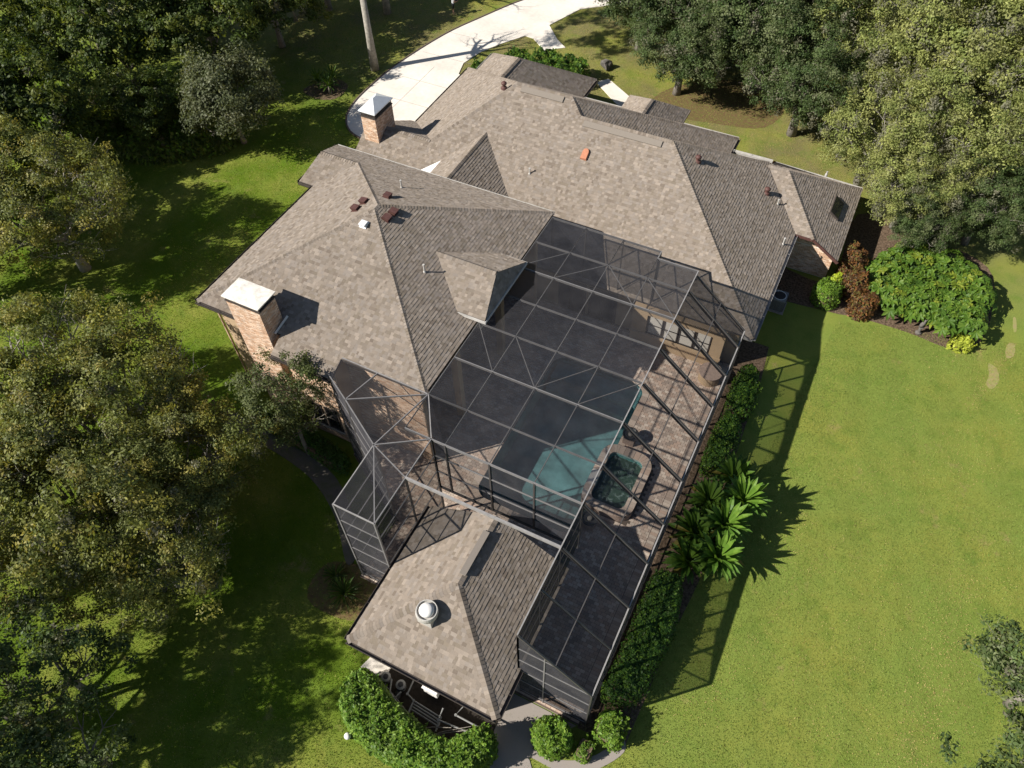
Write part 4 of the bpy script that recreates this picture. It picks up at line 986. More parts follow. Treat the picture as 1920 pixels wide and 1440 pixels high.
def oak(name, seed, crown_r, crown_h, zc, cols, leaf, nclump, nleaf, bark, moss=0.0, trunk_r=.3, lean=(0, 0), spread=1.0, bare=0.0, clump_r=.6, sprays=0, low=-.35):
    """a broad crown on forking limbs: trunk mesh and leaf mesh round the origin"""
    r = random.Random(seed); rg = np.random.default_rng(seed)
    b = MB(); tips = []
    base = Vector((0, 0, 0)); fork = Vector((lean[0] * .3, lean[1] * .3, zc * .42))
    b.tube([(0, 0, -.1), (lean[0] * .1 + r.uniform(-.1, .1), lean[1] * .1, zc * .2), fork], [trunk_r * 1.35, trunk_r, trunk_r * .85], 8)
    def grow(p, d, ln, rad, lev):
        k = 3; pts = [p]; rr = [rad]; q = p; dd = d
        for i in range(k):
            dd = (dd + Vector((r.uniform(-.28, .28), r.uniform(-.28, .28), r.uniform(-.12, .2)))).normalized(); q = q + dd * ln / k; pts.append(q); rr.append(rad * (1 - .5 * (i + 1) / k))
        b.tube(pts, rr, 6 if lev < 2 else 4, cap=False)
        if lev >= 3: tips.append(q); tips.append(pts[-2]); return
        for i in range(r.choice((2, 3, 3)) if lev else 3):
            a = r.uniform(0, 6.283); nd = (dd * .8 + Vector((math.cos(a) * .75, math.sin(a) * .75, r.uniform(-.15, .45)))).normalized()
            grow(pts[r.choice((-1, -1, -2))], nd, ln * r.uniform(.6, .8), rr[-1] * .8, lev + 1)
    nl = 6
    for i in range(nl):
        a = 6.283 * i / nl + r.uniform(-.4, .4); up = r.uniform(.25, .95)
        grow(fork, Vector((math.cos(a) * spread, math.sin(a) * spread, up)).normalized(), crown_r * r.uniform(.42, .55), trunk_r * .55, 0)
    grow(fork, Vector((lean[0] * .1, lean[1] * .1, 1)).normalized(), crown_h * .6, trunk_r * .5, 1)
    for i in range(sprays):
        a = r.uniform(0, 6.283); q0 = fork + Vector((math.cos(a) * crown_r * .35, math.sin(a) * crown_r * .35, crown_h * .35)); n0 = len(tips)
        a += r.uniform(-.5, .5); grow(q0, Vector((math.cos(a) * .8, math.sin(a) * .8, r.uniform(.5, 1.1))).normalized(), crown_r * r.uniform(.34, .48), trunk_r * .30, 1)
        del tips[n0:]
    tip = np.array([tuple(t) for t in tips]); c0 = np.array([lean[0], lean[1], zc])
    rel = (tip - c0) / np.array([crown_r, crown_r, crown_h]); tip = tip[np.linalg.norm(rel, axis=1) < 1.15]
    # leaf clumps: at the twig tips and through the crown's shell, left out here and there so the sky shows
    m_ = nclump; th = rg.uniform(0, 6.283, m_); cz = rg.uniform(low, 1, m_); sr = np.sqrt(1 - cz ** 2 * .98)
    lob = 1 + .16 * np.sin(3 * th + seed) + .12 * np.sin(5 * th + 2.1 * seed) + .10 * np.sin(7 * cz * 3 + th * 2)
    rad = rg.uniform(.62, 1.0, m_) ** .5 * lob
    sh = np.column_stack([np.cos(th) * sr * rad * crown_r, np.sin(th) * sr * rad * crown_r, cz * rad * crown_h]) + c0
    if len(tip): 
        k = rg.integers(0, len(tip), m_ // 2); sh = np.concatenate([sh, tip[k] + rg.normal(0, .3, (m_ // 2, 3))])
    hole = np.sin(sh[:, 0] * 1.7 + seed) * np.sin(sh[:, 1] * 1.5 + 2 * seed) + .4 * np.sin(sh[:, 2] * 2.3); sh = sh[hole > -.45 + bare * .8]
    n = len(sh); cc = np.array(cols)[rg.integers(0, len(cols), n)] * rg.uniform(.75, 1.25, (n, 1))
    isM = rg.random(n) < moss
    cc[isM] = np.array((.175, .172, .115)) * rg.uniform(.7, 1.15, (isM.sum(), 1))
    per = nleaf
    cen = np.repeat(sh, per, axis=0); col = np.repeat(cc, per, axis=0); mo = np.repeat(isM, per)
    crs = np.repeat(rg.uniform(.6, 1.25, n) * clump_r, per)[:, None]
    off = unit(rg.normal(size=cen.shape)) * rg.random((len(cen), 1)) ** .45 * crs * np.array([1, 1, .62])
    off[mo] *= np.array([.7, .7, 1.5]); off[mo, 2] -= .3
    cen = cen + off
    nn = unit(unit(cen - c0) * .5 + unit(off) * .5 + rg.normal(0, .55, cen.shape) + np.array([0, 0, .45]))
    V, F = leaf_quads(cen, nn, leaf * rg.uniform(.65, 1.35, len(cen)), .5, rg)
    col = col * rg.uniform(.75, 1.25, (len(cen), 1))
    return b.mesh(name + '_wood', False, True), tri_mesh(name + '_leaves', V, F, col), bark

OLIVE = [(.190, .200, .048), (.155, .174, .042), (.235, .230, .056), (.120, .142, .038), (.232, .208, .054), (.176, .190, .066), (.138, .158, .052)]
DARKG = [(0.064, 0.097, 0.030), (0.079, 0.114, 0.037), (0.051, 0.081, 0.025), (0.096, 0.124, 0.045), (0.109, 0.130, 0.056)]
YELLO = [(0.232, 0.255, 0.076), (0.199, 0.225, 0.066), (0.271, 0.283, 0.095), (0.161, 0.193, 0.055), (0.218, 0.232, 0.084)]
GREYG = [(.10, .115, .055), (.085, .10, .046), (.12, .13, .068), (.07, .085, .038)]
WOODS = [(.045, .070, .014), (.060, .090, .018), (.085, .115, .020), (.035, .055, .012), (.110, .130, .022)]
PROTO = dict(
    olive=[oak('olive_oak', 3 + i, 4.4, 2.7, 5.6, OLIVE, .075, 640, 74, 'pale_bark', .09, .26, bare=.32, clump_r=.55, sprays=24, low=-.75) for i in range(3)],
    dark=[oak('dark_oak', 13 + i, 4.4, 3.0, 5.6, DARKG, .08, 720, 76, 'bark', .12, .32, bare=.12, sprays=3, low=-1.0) for i in range(2)],
    yellow=[oak('mossy_oak', 23 + i, 4.6, 3.0, 5.8, YELLO, .078, 660, 74, 'pale_bark', .24, .34, bare=.22, sprays=12, low=-.95) for i in range(2)],
    grey=[oak('grey_oak', 31, 2.6, 2.1, 3.4, GREYG, .085, 330, 60, 'bark', .05, .16)],
    woods=[oak('woodland_tree', 41 + i, 4.0, 3.2, 5.2, WOODS, .12, 420, 52, 'bark', .04, .22) for i in range(2)],
    sparse=[oak('sparse_oak', 51, 2.6, 1.8, 4.6, DARKG, .075, 190, 62, 'bark', .12, .14, bare=.35, clump_r=.42)],
    tall=[oak('tall_oak', 61, 3.6, 3.0, 14.0, OLIVE, .12, 200, 50, 'pale_bark', .1, .27)],
    sapling=[oak('slender_tree', 71, 1.6, 1.35, 4.6, [(.085, .105, .034), (.070, .092, .028), (.10, .118, .045)], .05, 150, 80, 'bark', .05, .08, bare=.25, clump_r=.36)],
)
def tree(kind, i, x, y, sc, rz, label, group=None, zs=1.0, name='oak_tree', cat='tree'):
    wood, leaves, bark = PROTO[kind][i % len(PROTO[kind])]
    e = empty(name, (x, y, 0), label, cat, group)
    e.rotation_euler = (0, 0, rz); e.scale = (sc, sc, sc * zs)
    for nm, me, mt in (('trunk', wood, M[bark]), ('crown', leaves, M['leaf'])):
        o = bpy.data.objects.new(nm, me); COL.objects.link(o); o.parent = e
        if not me.materials: me.materials.append(mt)
    return e
GL = 'oaks on the left lawn'; GW = 'woodland trees at the upper left'; GR = 'oaks on the street side'; GS = 'sparse oaks at the lower left'
TREES = [
 ('olive', 0, -25.0, 9.2, .94, .3, 'olive oak nearest the broad chimney, pale branches showing', GL),
 ('olive', 1, -29.4, 8.6, 1.0, 1.9, 'olive oak at the left edge, left of the one by the chimney', GL),
 ('olive', 2, -20.8, 8.2, .78, 4.0, 'darker olive oak beside the grey side path', GL),
 ('olive', 0, -23.0, 4.6, 1.0, 2.4, 'olive oak in the middle of the left grove', GL),
 ('olive', 2, -19.4, 5.0, .78, 5.2, 'olive oak at the lower end of the left grove, over lit grass', GL),
 ('olive', 2, -26.6, 2.6, .75, 3.6, 'olive oak at the left edge below the grove', GL),
 ('sparse', 0, -19.4, -.2, .95, .2, 'thin dark oak over bright grass at the lower left', GS),
 ('sparse', 0, -19.9, -2.2, 1.05, 2.0, 'thin dark oak at the left edge near the bottom', GS),
 ('sparse', 0, -16.9, -1.9, .80, 3.9, 'small thin dark oak right of its two neighbours at the bottom', GS),
 ('sparse', 0, -18.6, -4.2, 1.0, 5.0, 'thin dark oak in the bottom left corner', GS),
 ('olive', 0, -38.2, 17.8, 1.0, 1.1, 'yellow green oak standing alone above the left grove', GL),
 ('grey', 0, -37.6, 32.0, 1.12, .5, 'round grey green tree at the edge of the woods', None),
 ('woods', 0, -54.0, 28.0, 1.0, .4, 'woodland tree in the upper left corner', GW),
 ('woods', 1, -48.0, 33.0, 1.05, 1.4, 'dark woodland tree between the corner and the round tree', GW),
 ('woods', 0, -43.5, 37.0, 1.0, 2.9, 'dark woodland tree above the round grey green tree', GW),
 ('woods', 1, -43.0, 43.5, 1.0, 4.1, 'dark woodland tree at the top beside the shaded lawn', GW),
 ('woods', 0, -46.5, 24.5, .95, 5.3, 'woodland tree left of the round tree, on the lawn edge', GW),
 ('woods', 1, -50.0, 22.0, .95, .9, 'woodland tree on the left edge above the yellow green oak', GW),
 ('woods', 0, -56.0, 37.0, 1.1, 2.2, 'woodland tree at the top left of the frame', GW),
 ('woods', 1, -49.0, 42.0, 1.1, 3.3, 'woodland tree at the very top left of centre', GW),
 ('woods', 0, -43.0, 50.0, 1.1, 5.9, 'woodland tree at the top edge near the two pale trunks', GW),
 ('woods', 1, -42.6, 29.4, .62, .2, 'low bright green woodland tree in a gap of the woods', GW),
 ('woods', 1, -44.5, 17.5, .95, 4.6, 'dark woodland tree left of the yellow green oak', GW),
 ('olive', 2, -42.0, 12.8, .9, 3.3, 'olive oak at the left edge beside the yellow green oak', GL),
 ('dark', 0, -17.0, 55.0, 1.05, .3, 'dark green oak beside the driveway fork', GR),
 ('dark', 1, -12.0, 55.5, 1.15, 1.7, 'dark green oak behind the porch gable', GR),
 ('dark', 0, -12.4, 50.4, .80, 3.0, 'lower dark green oak over the entry walk', GR),
 ('dark', 1, -7.4, 53.2, 1.05, 4.4, 'dark green oak with the bare soil under it', GR),
 ('dark', 0, -6.0, 61.0, 1.3, 5.5, 'dark green oak at the top edge right of the centre', GR),
 ('dark', 1, -3.6, 49.0, .85, .9, 'dark green oak at the edge of the dry street lawn', GR),
 ('dark', 0, -14.5, 62.5, 1.2, 2.5, 'dark green oak at the top edge beside the driveway', GR),
 ('yellow', 0, .6, 53.5, 1.05, .2, 'yellow green mossy oak left of the other mossy oaks', GR),
 ('yellow', 1, 6.2, 53.0, 1.25, 2.1, 'large yellow green mossy oak in the upper right', GR),
 ('yellow', 0, 12.5, 57.5, 1.3, 4.0, 'pale mossy oak in the upper right corner', GR),
 ('yellow', 0, 2.0, 62.0, 1.3, 5.2, 'mossy oak at the top edge behind the large one', GR),
 ('yellow', 1, 12.0, 49.0, 1.0, 1.0, 'mossy oak at the right edge above the shrub bed', GR),
 ('yellow', 0, 1.6, 45.6, .80, 3.1, 'mossy vine covered oak behind the low wing roof', GR),
 ('yellow', 1, 5.6, 46.6, .95, 5.0, 'mossy oak left of the right edge above the shrub bed', GR),
 ('yellow', 0, 4.4, 42.2, .68, 1.1, 'small mossy oak overhanging the low wing eave', GR),
 ('dark', 1, 5.6, 40.6, .50, 2.2, 'small dark oak between the low wing and the shrub bed', GR),
 ('dark', 0, 8.4, 42.6, .62, .4, 'small dark oak at the back of the split leaf shrub bed', GR),
 ('sparse', 0, 13.3, 15.6, 1.05, 1.2, 'sparse grey tree at the right edge', GS),
 ('sparse', 0, 13.2, 12.3, 1.05, 3.2, 'sparse grey tree in the lower right corner', GS),
 ('sapling', 0, -18.3, 13.0, 1.2, .6, 'slender grey tree in front of the brick window wall', None),
 ('tall', 0, -34.4, 43.8, 1.0, .3, 'tall pale trunked oak beside the driveway curve', None),
 ('tall', 0, -38.2, 51.6, 1.0, 2.6, 'tall oak with a dark trunk at the top edge', None),
]
for kind, i, x, y, sc, rz, lb, gp in TREES: tree(kind, i, x, y, sc, rz, lb, gp, name={'woods': 'woodland_tree', 'sapling': 'slender_tree', 'grey': 'round_tree'}.get(kind, 'oak_tree'))

# ------------------------------------------------------------------ hedges and shrubs
tree('sparse', 0, -23.2, -4.2, 1.5, 2.2, 'tall oak beyond the lower left corner that shades the grass', GS, zs=1.25)
GH = 'clipped hedge blocks along the cage wall'
hedge('hedge', smooth_poly([(-.85, 26.9), (.15, 26.9), (.55, 24.6), (-.05, 23.9), (-.85, 24.2)], 4), 1.05, 4200, .062, DEEP + GREEN[:2], 'clipped hedge block nearest the house corner beside the cage', 'hedge', GH)
hedge('hedge', smooth_poly([(-.85, 23.5), (.15, 23.6), (.40, 22.2), (.0, 20.5), (-.85, 20.3)], 4), 1.05, 4600, .062, DEEP + GREEN[:2], 'clipped hedge block just above the fan leaved plants', 'hedge', GH)
hedge('hedge', smooth_poly([(-1.0, 14.2), (-.3, 14.6), (.30, 14.3), (.70, 12.4), (.55, 10.4), (.25, 8.95), (-1.05, 8.6), (-1.05, 11)], 4), 1.25, 9500, .062, DEEP + GREEN[:1], 'long dark hedge below the fan leaved plants beside the cage', 'hedge', GH)
hedge('shrub', rrect(-.85, 7.05, .35, 8.35, .35), 1.05, 2600, .07, GREEN, 'bright shrub at the cage corner below the long hedge', 'shrub', None)
hedge('shrub', rrect(-2.95, 5.75, -1.35, 7.15, .68), 1.25, 3800, .075, GREEN, 'round bright green shrub beside the paver walk', 'shrub')
hedge('shrub', rrect(-1.18, 6.2, -.55, 7.0, .15), .85, 1500, .05, GREEN, 'small square clipped shrub between two larger shrubs', 'shrub')
hb = smooth_poly([(-10.15, 4.75), (-9.75, 5.35), (-9.0, 5.25), (-8.1, 4.85), (-7.1, 4.65), (-6.2, 4.5), (-5.5, 4.6), (-5.0, 5.2), (-4.4, 5.6), (-3.8, 5.1), (-3.95, 4.3), (-4.8, 3.45), (-6.5, 2.95), (-8.3, 2.95), (-9.8, 3.6)], 4)
hedge('hedge', hb, 1.65, 36000, .078, GREEN + [(.07, .14, .02), (.13, .21, .03)], 'curved bright green hedge hiding the pool pumps', 'hedge', None, round_=.32, lump=.10, core=False)
hedge('hedge', smooth_poly([(-21.6, 13.9), (-20, 14.1), (-17, 13.75), (-15.9, 13.2), (-16.2, 12.6), (-18.5, 12.9), (-21.4, 13.2)], 4), .9, 4200, .075, DEEP, 'dark low hedge under the brick wall windows', 'hedge')
hedge('shrub', rrect(1.15, 33.35, 2.75, 34.95, .78), 1.25, 4600, .06, GREEN, 'round clipped boxwood by the low wing gable', 'shrub')
CROT = [(.11, .052, .022), (.15, .075, .025), (.075, .040, .022), (.12, .105, .03), (.19, .085, .03)]
for k, (x, y, h, lb) in enumerate(((2.75, 36.9, 2.0, 'tall copper leaved shrub against the low wing'), (3.2, 35.3, 1.7, 'copper leaved shrub in the middle of three'), (3.9, 34.1, 1.4, 'low copper leaved shrub at the bed edge'))):
    hedge('copper_shrub', rrect(x - .75, y - .75, x + .75, y + .75, .7), h, 1700, .085, CROT, lb, 'shrub', 'copper leaved shrubs', 'leaf', .6, .3, False)
hedge('shrub', rrect(1.9, 35.0, 2.5, 35.7, .28), 1.2, 420, .10, [(.34, .40, .03), (.28, .36, .03)], 'yellow green shrub in front of the gable wall', 'shrub', None, 'leaf', .3, .1, False)
hedge('shrub', smooth_poly([(8.6, 33.5), (9.6, 33.5), (9.8, 34.3), (8.9, 34.5)], 3), .6, 500, .11, [(.36, .40, .05), (.28, .33, .04)], 'pale yellow leaved plant at the foot of the split leaf bed', 'shrub', None, 'leaf', .3, .1, False)
GT = 'bushes behind the street wing'
for k, (x, y, r_, h, lb) in enumerate(((-24.3, 48.2, 1.2, 1.3, 'leafy green bush at the driveway end behind the street wing'), (-22.2, 48.6, 1.3, 1.5, 'leafy green bush in the middle behind the street wing'), (-20.0, 48.4, 1.4, 1.6, 'leafy green bush nearest the entry walk'), (-26.6, 46.6, .8, .8, 'low bush in the driveway corner'))):
    hedge('bush', rrect(x - r_, y - r_, x + r_, y + r_, r_ * .9), h, 2600, .11, GREEN + DEEP, lb, 'bush', GT, 'leaf', .6, .22, False)
hedge('bush', smooth_poly([(-47, 26), (-42, 27), (-38, 30), (-38.5, 33), (-43, 32.5), (-48, 30)], 4), 1.9, 11000, .14, WOODS + GREEN[:2], 'green undergrowth along the woodland edge', 'undergrowth', None, 'leaf', .8, .5, False)
hedge('red_flowers', rrect(-5.0, 44.2, -3.5, 45.0, .35), .5, 700, .08, [(.42, .07, .02), (.34, .045, .02), (.12, .10, .02)], 'red flowering plants behind the low wing', 'flowers', None, 'leaf', .3, .08, False)

# ------------------------------------------------------------------ rosette plants with strap leaves
def strap_mesh(L, w, droop, seed):
    r = random.Random(seed); b = MB(); k = 6; pts = []
    for i in range(k + 1):
        t = i / k; pts.append(Vector((L * (t - .18 * droop * t * t), 0, L * (.55 * t - droop * .75 * t * t))))
    for i in range(k):
        t0, t1 = i / k, (i + 1) / k; w0 = w * (.35 + 1.3 * t0) * (1 if t0 < .7 else max(.05, (1 - t0) / .3)); w1 = w * (.35 + 1.3 * t1) * (1 if t1 < .7 else max(.04, (1 - t1) / .3))
        for sg in (-1, 1):
            p = [pts[i], pts[i + 1], pts[i + 1] + Vector((0, sg * w1, .35 * w1)), pts[i] + Vector((0, sg * w0, .35 * w0))]
            if sg > 0: p.reverse()
            c = (.062, .125, .016) if r.random() > .3 else (.085, .155, .022)
            b.face(p, c)
    return b
def rosette(name, x, y, z, L, w, n, label, cat, group, cols_k=1.0, trunk=.5, seed=0, mt='gloss_leaf'):
    r = random.Random(seed); e = empty(name, (x, y, 0), label, cat, group)
    key = (round(L, 2), round(w, 3), round(cols_k, 2))
    if key not in rosette.cache:
        rosette.cache[key] = []
        for d, tone in ((.25, (1.15, 1.1, 1)), (.55, (.9, .95, 1)), (.85, (.75, .75, .8)), (.7, (1.0, .95, 1.0)), (1.0, (1.9, .85, 1.2))):
            m_ = strap_mesh(L, w, d, seed); m_.c = [tuple(v * cols_k * tn for v, tn in zip(c, tone)) for c in m_.c]; me = m_.mesh('frond', True); me.materials.append(M[mt]); rosette.cache[key].append(me)
    b = MB(); b.tube([(x, y, 0), (x, y, z)], [.11, .09], 8); b.build('stem', M['bark'], e)
    for i in range(n):
        a = 2.39996 * i; t = i / n
        o = bpy.data.objects.new('frond', rosette.cache[key][0 if t < .3 else r.choice((1, 1, 3)) if t < .65 else r.choice((2, 2, 3, 4))]); COL.objects.link(o); o.parent = e
        o.location = (0, 0, z - .12 * t); o.rotation_euler = (r.uniform(-.25, .25), -(1 - t) * .75 + r.uniform(-.1, .1), a + r.uniform(-.15, .15)); s_ = r.uniform(.8, 1.1); o.scale = (s_, s_, s_)
    return e
rosette.cache = {}
GP = 'fan leaved plants beside the cage'
for k, (x, y, z, lb) in enumerate(((.10, 18.1, 1.15, 'large shaded fan leaved plant against the cage'), (1.45, 18.6, 1.25, 'sunlit fan leaved plant with a red centre reaching over the lawn'), (.0, 16.4, .9, 'shaded fan leaved plant left of the front pair'), (1.05, 17.1, 1.2, 'fan leaved plant in the middle of the cluster'), (.15, 15.1, .8, 'lowest shaded fan leaved plant by the long hedge'), (1.25, 15.6, 1.0, 'glossy fan leaved plant at the lower right of the cluster'), (.7, 19.9, .9, 'uppermost fan leaved plant below the hedge block'), (.6, 17.3, .8, 'low dark fan leaved plant filling the middle of the cluster'), (.6, 16.0, .75, 'low dark fan leaved plant between the lower pair'))):
    fp = rosette('fan_leaf_plant', x, y + .35, z * (1.05 if k in (1, 3, 5) else .8), 1.45 if k in (1, 3, 5) else 1.36, .095, 56, lb, 'plant', GP, 1.2 if k in (1, 3, 5) else .9, seed=k)  # frond colour brightened on sunlit plants, darkened on shaded ones
    if k == 1:
        b = MB(); b.lathe([(.03, 0), (.07, .1), (.06, .2), (.01, .26)], (x, y, z), 8); b.build('flower_head', M['red_vent'], fp)
rosette('grassy_plant', -12.6, 7.75, .25, 1.0, .018, 90, 'dark strap leaved clump beside the pavilion eave', 'plant', None, .55, seed=20)
rosette('grassy_plant', -13.4, 8.25, .2, .8, .018, 60, 'smaller strap leaved clump left of the pavilion', 'plant', None, .6, seed=21)
for k, (x, y) in enumerate(((-36.7, 39.8), (-36.0, 40.6), (-35.6, 39.6))):
    rosette('fan_palm', x, y, .6, 1.05, .05, 34, ('low fan palm left in the lawn island', 'low fan palm at the back of the lawn island', 'low fan palm right in the lawn island')[k], 'palm', 'fan palms in the lawn island', .75, seed=30 + k)
P2 = [Vector((p[0], p[1])) for p in hb]; inset = []
for i in range(len(P2)):
    t_ = (P2[(i + 1) % len(P2)] - P2[i - 1]).normalized(); nrm_ = Vector((-t_.y, t_.x)); q_ = P2[i] + nrm_ * .3
    if not inpoly([q_.x], [q_.y], hb)[0]: q_ = P2[i] - nrm_ * .3
    inset.append((q_.x, q_.y))
b = MB(); b.prism(inset, .1, 1.25); tag(b.build('solid_core', M['mulch'], next(o for o in bpy.data.objects if o.get('label', '').startswith('curved bright green hedge'))), kind='stuff')  # solid block hidden inside the hedge, added to keep sun off the pump pad
sheet('lawn_island', smooth_poly([(-37.8, 39.2), (-36.2, 38.6), (-34.9, 39.2), (-35.0, 41.0), (-36.6, 41.3)], 4), .012, M['mulch'], thick=.012)

# ------------------------------------------------------------------ split-leaf bed: big lobed leaves, one by one
def lobed_leaf(seed):
    r = random.Random(seed); b = MB(); L = .54; lob = []
    for i in range(7):
        t = i / 6; a = math.radians(-118 + 236 * t); lob.append((a, L * (.55 + .45 * math.cos(a * .75)) * r.uniform(.9, 1.1)))
    c0 = Vector((0, 0, 0))
    for a, ln in lob:
        d = Vector((math.cos(a), math.sin(a), 0)); s_ = Vector((-d.y, d.x, 0)); w = .085
        p0, p1, p2 = c0 + d * ln * .15, c0 + d * ln * .62 + Vector((0, 0, .05)), c0 + d * ln - Vector((0, 0, .06))
        c = (.074, .140, .016) if r.random() > .35 else (.112, .180, .022)
        for sg in (-1, 1):
            q = [c0, p1, p1 + s_ * sg * w + Vector((0, 0, .03)), p0 + s_ * sg * w * .6]
            q2 = [p1, p2, p1 + s_ * sg * w + Vector((0, 0, .03))]
            if sg < 0: q.reverse(); q2.reverse()
            b.face(q, c); b.face(q2, c)
    b.tube([(-.5, 0, -.55), (-.2, 0, -.12), (0, 0, 0)], [.014, .012, .008], 4, (.08, .15, .03), False)
    tn = (1, 1, 1) if seed < 3 else (.75, .8, .9) if seed < 5 else (1.7, 1.25, 1.2); b.c = [tuple(v * q for v, q in zip(c, tn)) for c in b.c]
    me = b.mesh('leaf', True); me.materials.append(M['gloss_leaf']); return me
lobes = [lobed_leaf(i) for i in (0, 1, 2, 3, 4, 0, 1, 2, 3, 5)]
bedp = smooth_poly([(4.2, 37.6), (5.0, 38.9), (6.2, 39.5), (7.7, 39.6), (8.9, 38.5), (9.5, 37.0), (9.6, 35.6), (9.0, 34.5), (8.0, 34.3), (6.9, 34.5), (5.6, 34.4), (4.7, 34.7), (4.3, 35.8)], 4)
plants = []
r = random.Random(5)
P_ = np.array(bedp); cand = []
while len(cand) < 40:
    x, y = r.uniform(4.0, 9.8), r.uniform(34.2, 39.7)
    if inpoly([x], [y], bedp)[0] and all((x - a) ** 2 + (y - c) ** 2 > .40 for a, c in cand): cand.append((x, y))
cand.sort(key=lambda p: p[1])
bed = empty('split_leaf_shrub', (7.2, 36.7, 0), 'large mound of glossy split leaf shrubs in the kidney shaped bed', 'shrub')
b = MB()
for x, y in cand: b.tube([(x, y, 0), (x + .05, y, .55)], [.06, .05], 6)
tag(b.build('stems', M['bark'], bed), kind='stuff')
nl = 0
extra = MB()
for k, (x, y) in enumerate(cand):
    for j in range(16):
        a = 2.39996 * j + k; t = j / 16; h = .95 + .45 * (1 - t) + r.uniform(-.1, .2); rd = .22 + .62 * t
        px, py = x + math.cos(a) * rd, y + math.sin(a) * rd
        me = r.choice(lobes); rot = (r.uniform(-.3, .3), .25 + .55 * t + r.uniform(-.15, .15), a); s_ = r.uniform(.8, 1.15)
        if nl < 298 and t < .62:
            o = bpy.data.objects.new('leaf', me); COL.objects.link(o); o.parent = bed; o.location = (px - 7.2, py - 36.7, h); o.rotation_euler = rot; o.scale = (s_, s_, s_); nl += 1
        else:
            mt = Matrix.LocRotScale(Vector((px, py, h)), __import__('mathutils').Euler(rot), Vector((s_, s_, s_)))
            base = len(extra.v); extra.v += [tuple(mt @ v.co) for v in me.vertices]
            ca = me.color_attributes['Col'].data
            for p in me.polygons: extra.f.append(tuple(base + i for i in p.vertices)); extra.c.append(tuple(ca[p.loop_start].color)[:3])
o = extra.build('leaf_mass', M['gloss_leaf'], bed, True); tag(o, kind='stuff')

# ------------------------------------------------------------------ small things in the garden
def ac_unit(x, y):
    e = empty('air_conditioner', (x, y, 0), 'grey air conditioner with a round top grille behind the roof edge', 'air conditioner')
    b = MB(); b.box((x - .5, y - .5, 0), (x + .5, y + .5, .08)); b.build('pad', M['path'], e)
    b = MB(); b.prism(rrect(x - .42, y - .42, x + .42, y + .42, .08, 3), .08, .90); b.build('cabinet', M['pvc'], e)
    b = MB()
    for k in range(9): b.prism(rrect(x - .435, y - .435, x + .435, y + .435, .08, 3), .15 + k * .08, .17 + k * .08)
    tag(b.build('louvre', M['black'], e), kind='stuff')
    b = MB(); b.lathe([(.36, .902), (.36, .93), (.33, .93), (.33, .905)], (x, y, 0), 24); b.build('fan_ring', M['steel'], e)
    b = MB(); b.lathe([(.325, .908), (.05, .911)], (x, y, 0), 24); b.build('fan_well', M['black'], e)
ac_unit(-.35, 32.6)
e = empty('garden_statue', (7.09, 34.0, 0), 'small grey stone bird statue before the split leaf bed', 'statue')
b = MB(); b.lathe([(.16, 0), (.17, .08), (.09, .14), (.08, .42), (.14, .46), (.14, .50)], (7.09, 34.0, 0), 14); b.build('pedestal', M['stone'], e, smooth=False)
b = MB(); b.tube([(7.0, 33.95, .52), (7.05, 33.97, .66), (7.1, 34.0, .85), (7.12, 34.02, 1.0), (7.16, 34.0, 1.08)], [.05, .12, .10, .055, .03], 10); b.build('figure', M['stone'], e, smooth=True)
e = empty('white_globe', (-9.27, 3.05, 0), 'small white ball on the lawn beside the curved hedge', 'ball')
b = MB(); b.lathe([(.03, .0), (.09, .03), (.13, .10), (.13, .18), (.09, .25), (.02, .28)], (-9.27, 3.05, 0), 16); b.build('ball', M['white'], e, smooth=True)
b = MB(); b.lathe([(.07, -.02), (.06, .02)], (-9.27, 3.05, 0), 10); b.build('foot', M['pvc'], e)
e = empty('boulder', (-18.4, 51.4, 0), 'grey boulder at the edge of the entry bed', 'boulder')
b = MB(); b.lathe([(.25, -.1), (.40, .15), (.42, .35), (.33, .58), (.15, .68), (.03, .7)], (-18.4, 51.4, 0), 10)
b.v = [(x + .12 * math.sin(9 * y + 5 * z), y + .12 * math.sin(7 * x + 3 * z), z + .06 * math.sin(5 * x)) for x, y, z in b.v]; b.build('stone', M['stone'], e)
# pool pumps and pipework behind the pavilion
pump_l = ('left', 'right')
for k, x in enumerate((-9.05, -8.35)):
    e = empty('pool_pump', (x, 5.55, .04), ('grey pool pump nearest the pavilion corner', 'grey pool pump second from the pavilion corner')[k], 'pump', 'pool pumps behind the hedge')
    b = MB(); b.lathe([(.16, .04), (.18, .1), (.18, .40), (.20, .42), (.20, .46), (.12, .5)], (x, 5.55, 0), 18); b.build('strainer', M['pvc'], e)
    b = MB(); b.lathe([(.11, .502), (.10, .52), (.02, .525)], (x, 5.55, 0), 18); b.build('lid', M['black'], e)
    b = MB(); b.tube([(x + .02, 5.36, .24), (x + .1, 4.95, .24)], .12, 12); b.build('motor', M['black'], e)
def pipe_run(pts, r_, lb):
    e = empty('pool_pipe', pts[0], lb, 'pipe', 'grey pool pipes behind the hedge'); b = MB(); b.tube(pts, r_, 8); b.build('pipe', M['pvc'], e)
    b = MB()
    for p in pts[1:-1]: b.lathe([(r_ * 1.45, -.05), (r_ * 1.45, .05)], p, 8)
    b.build('elbow', M['pvc'], e)
pipe_run([(-9.3, 5.6, .62), (-9.45, 5.15, .62), (-8.3, 4.85, .62), (-8.15, 5.3, .62)], .035, 'grey pipe looping round the two pool pumps')
pipe_run([(-8.75, 5.55, .6), (-8.55, 5.1, .6), (-7.9, 4.8, .6)], .035, 'grey pipe joining the two pool pumps')
pipe_run([(-7.95, 5.9, .55), (-7.9, 5.35, .55), (-7.55, 5.25, .55), (-7.5, 4.75, .55)], .035, 'grey pipe dropping from the wall beside the pumps')
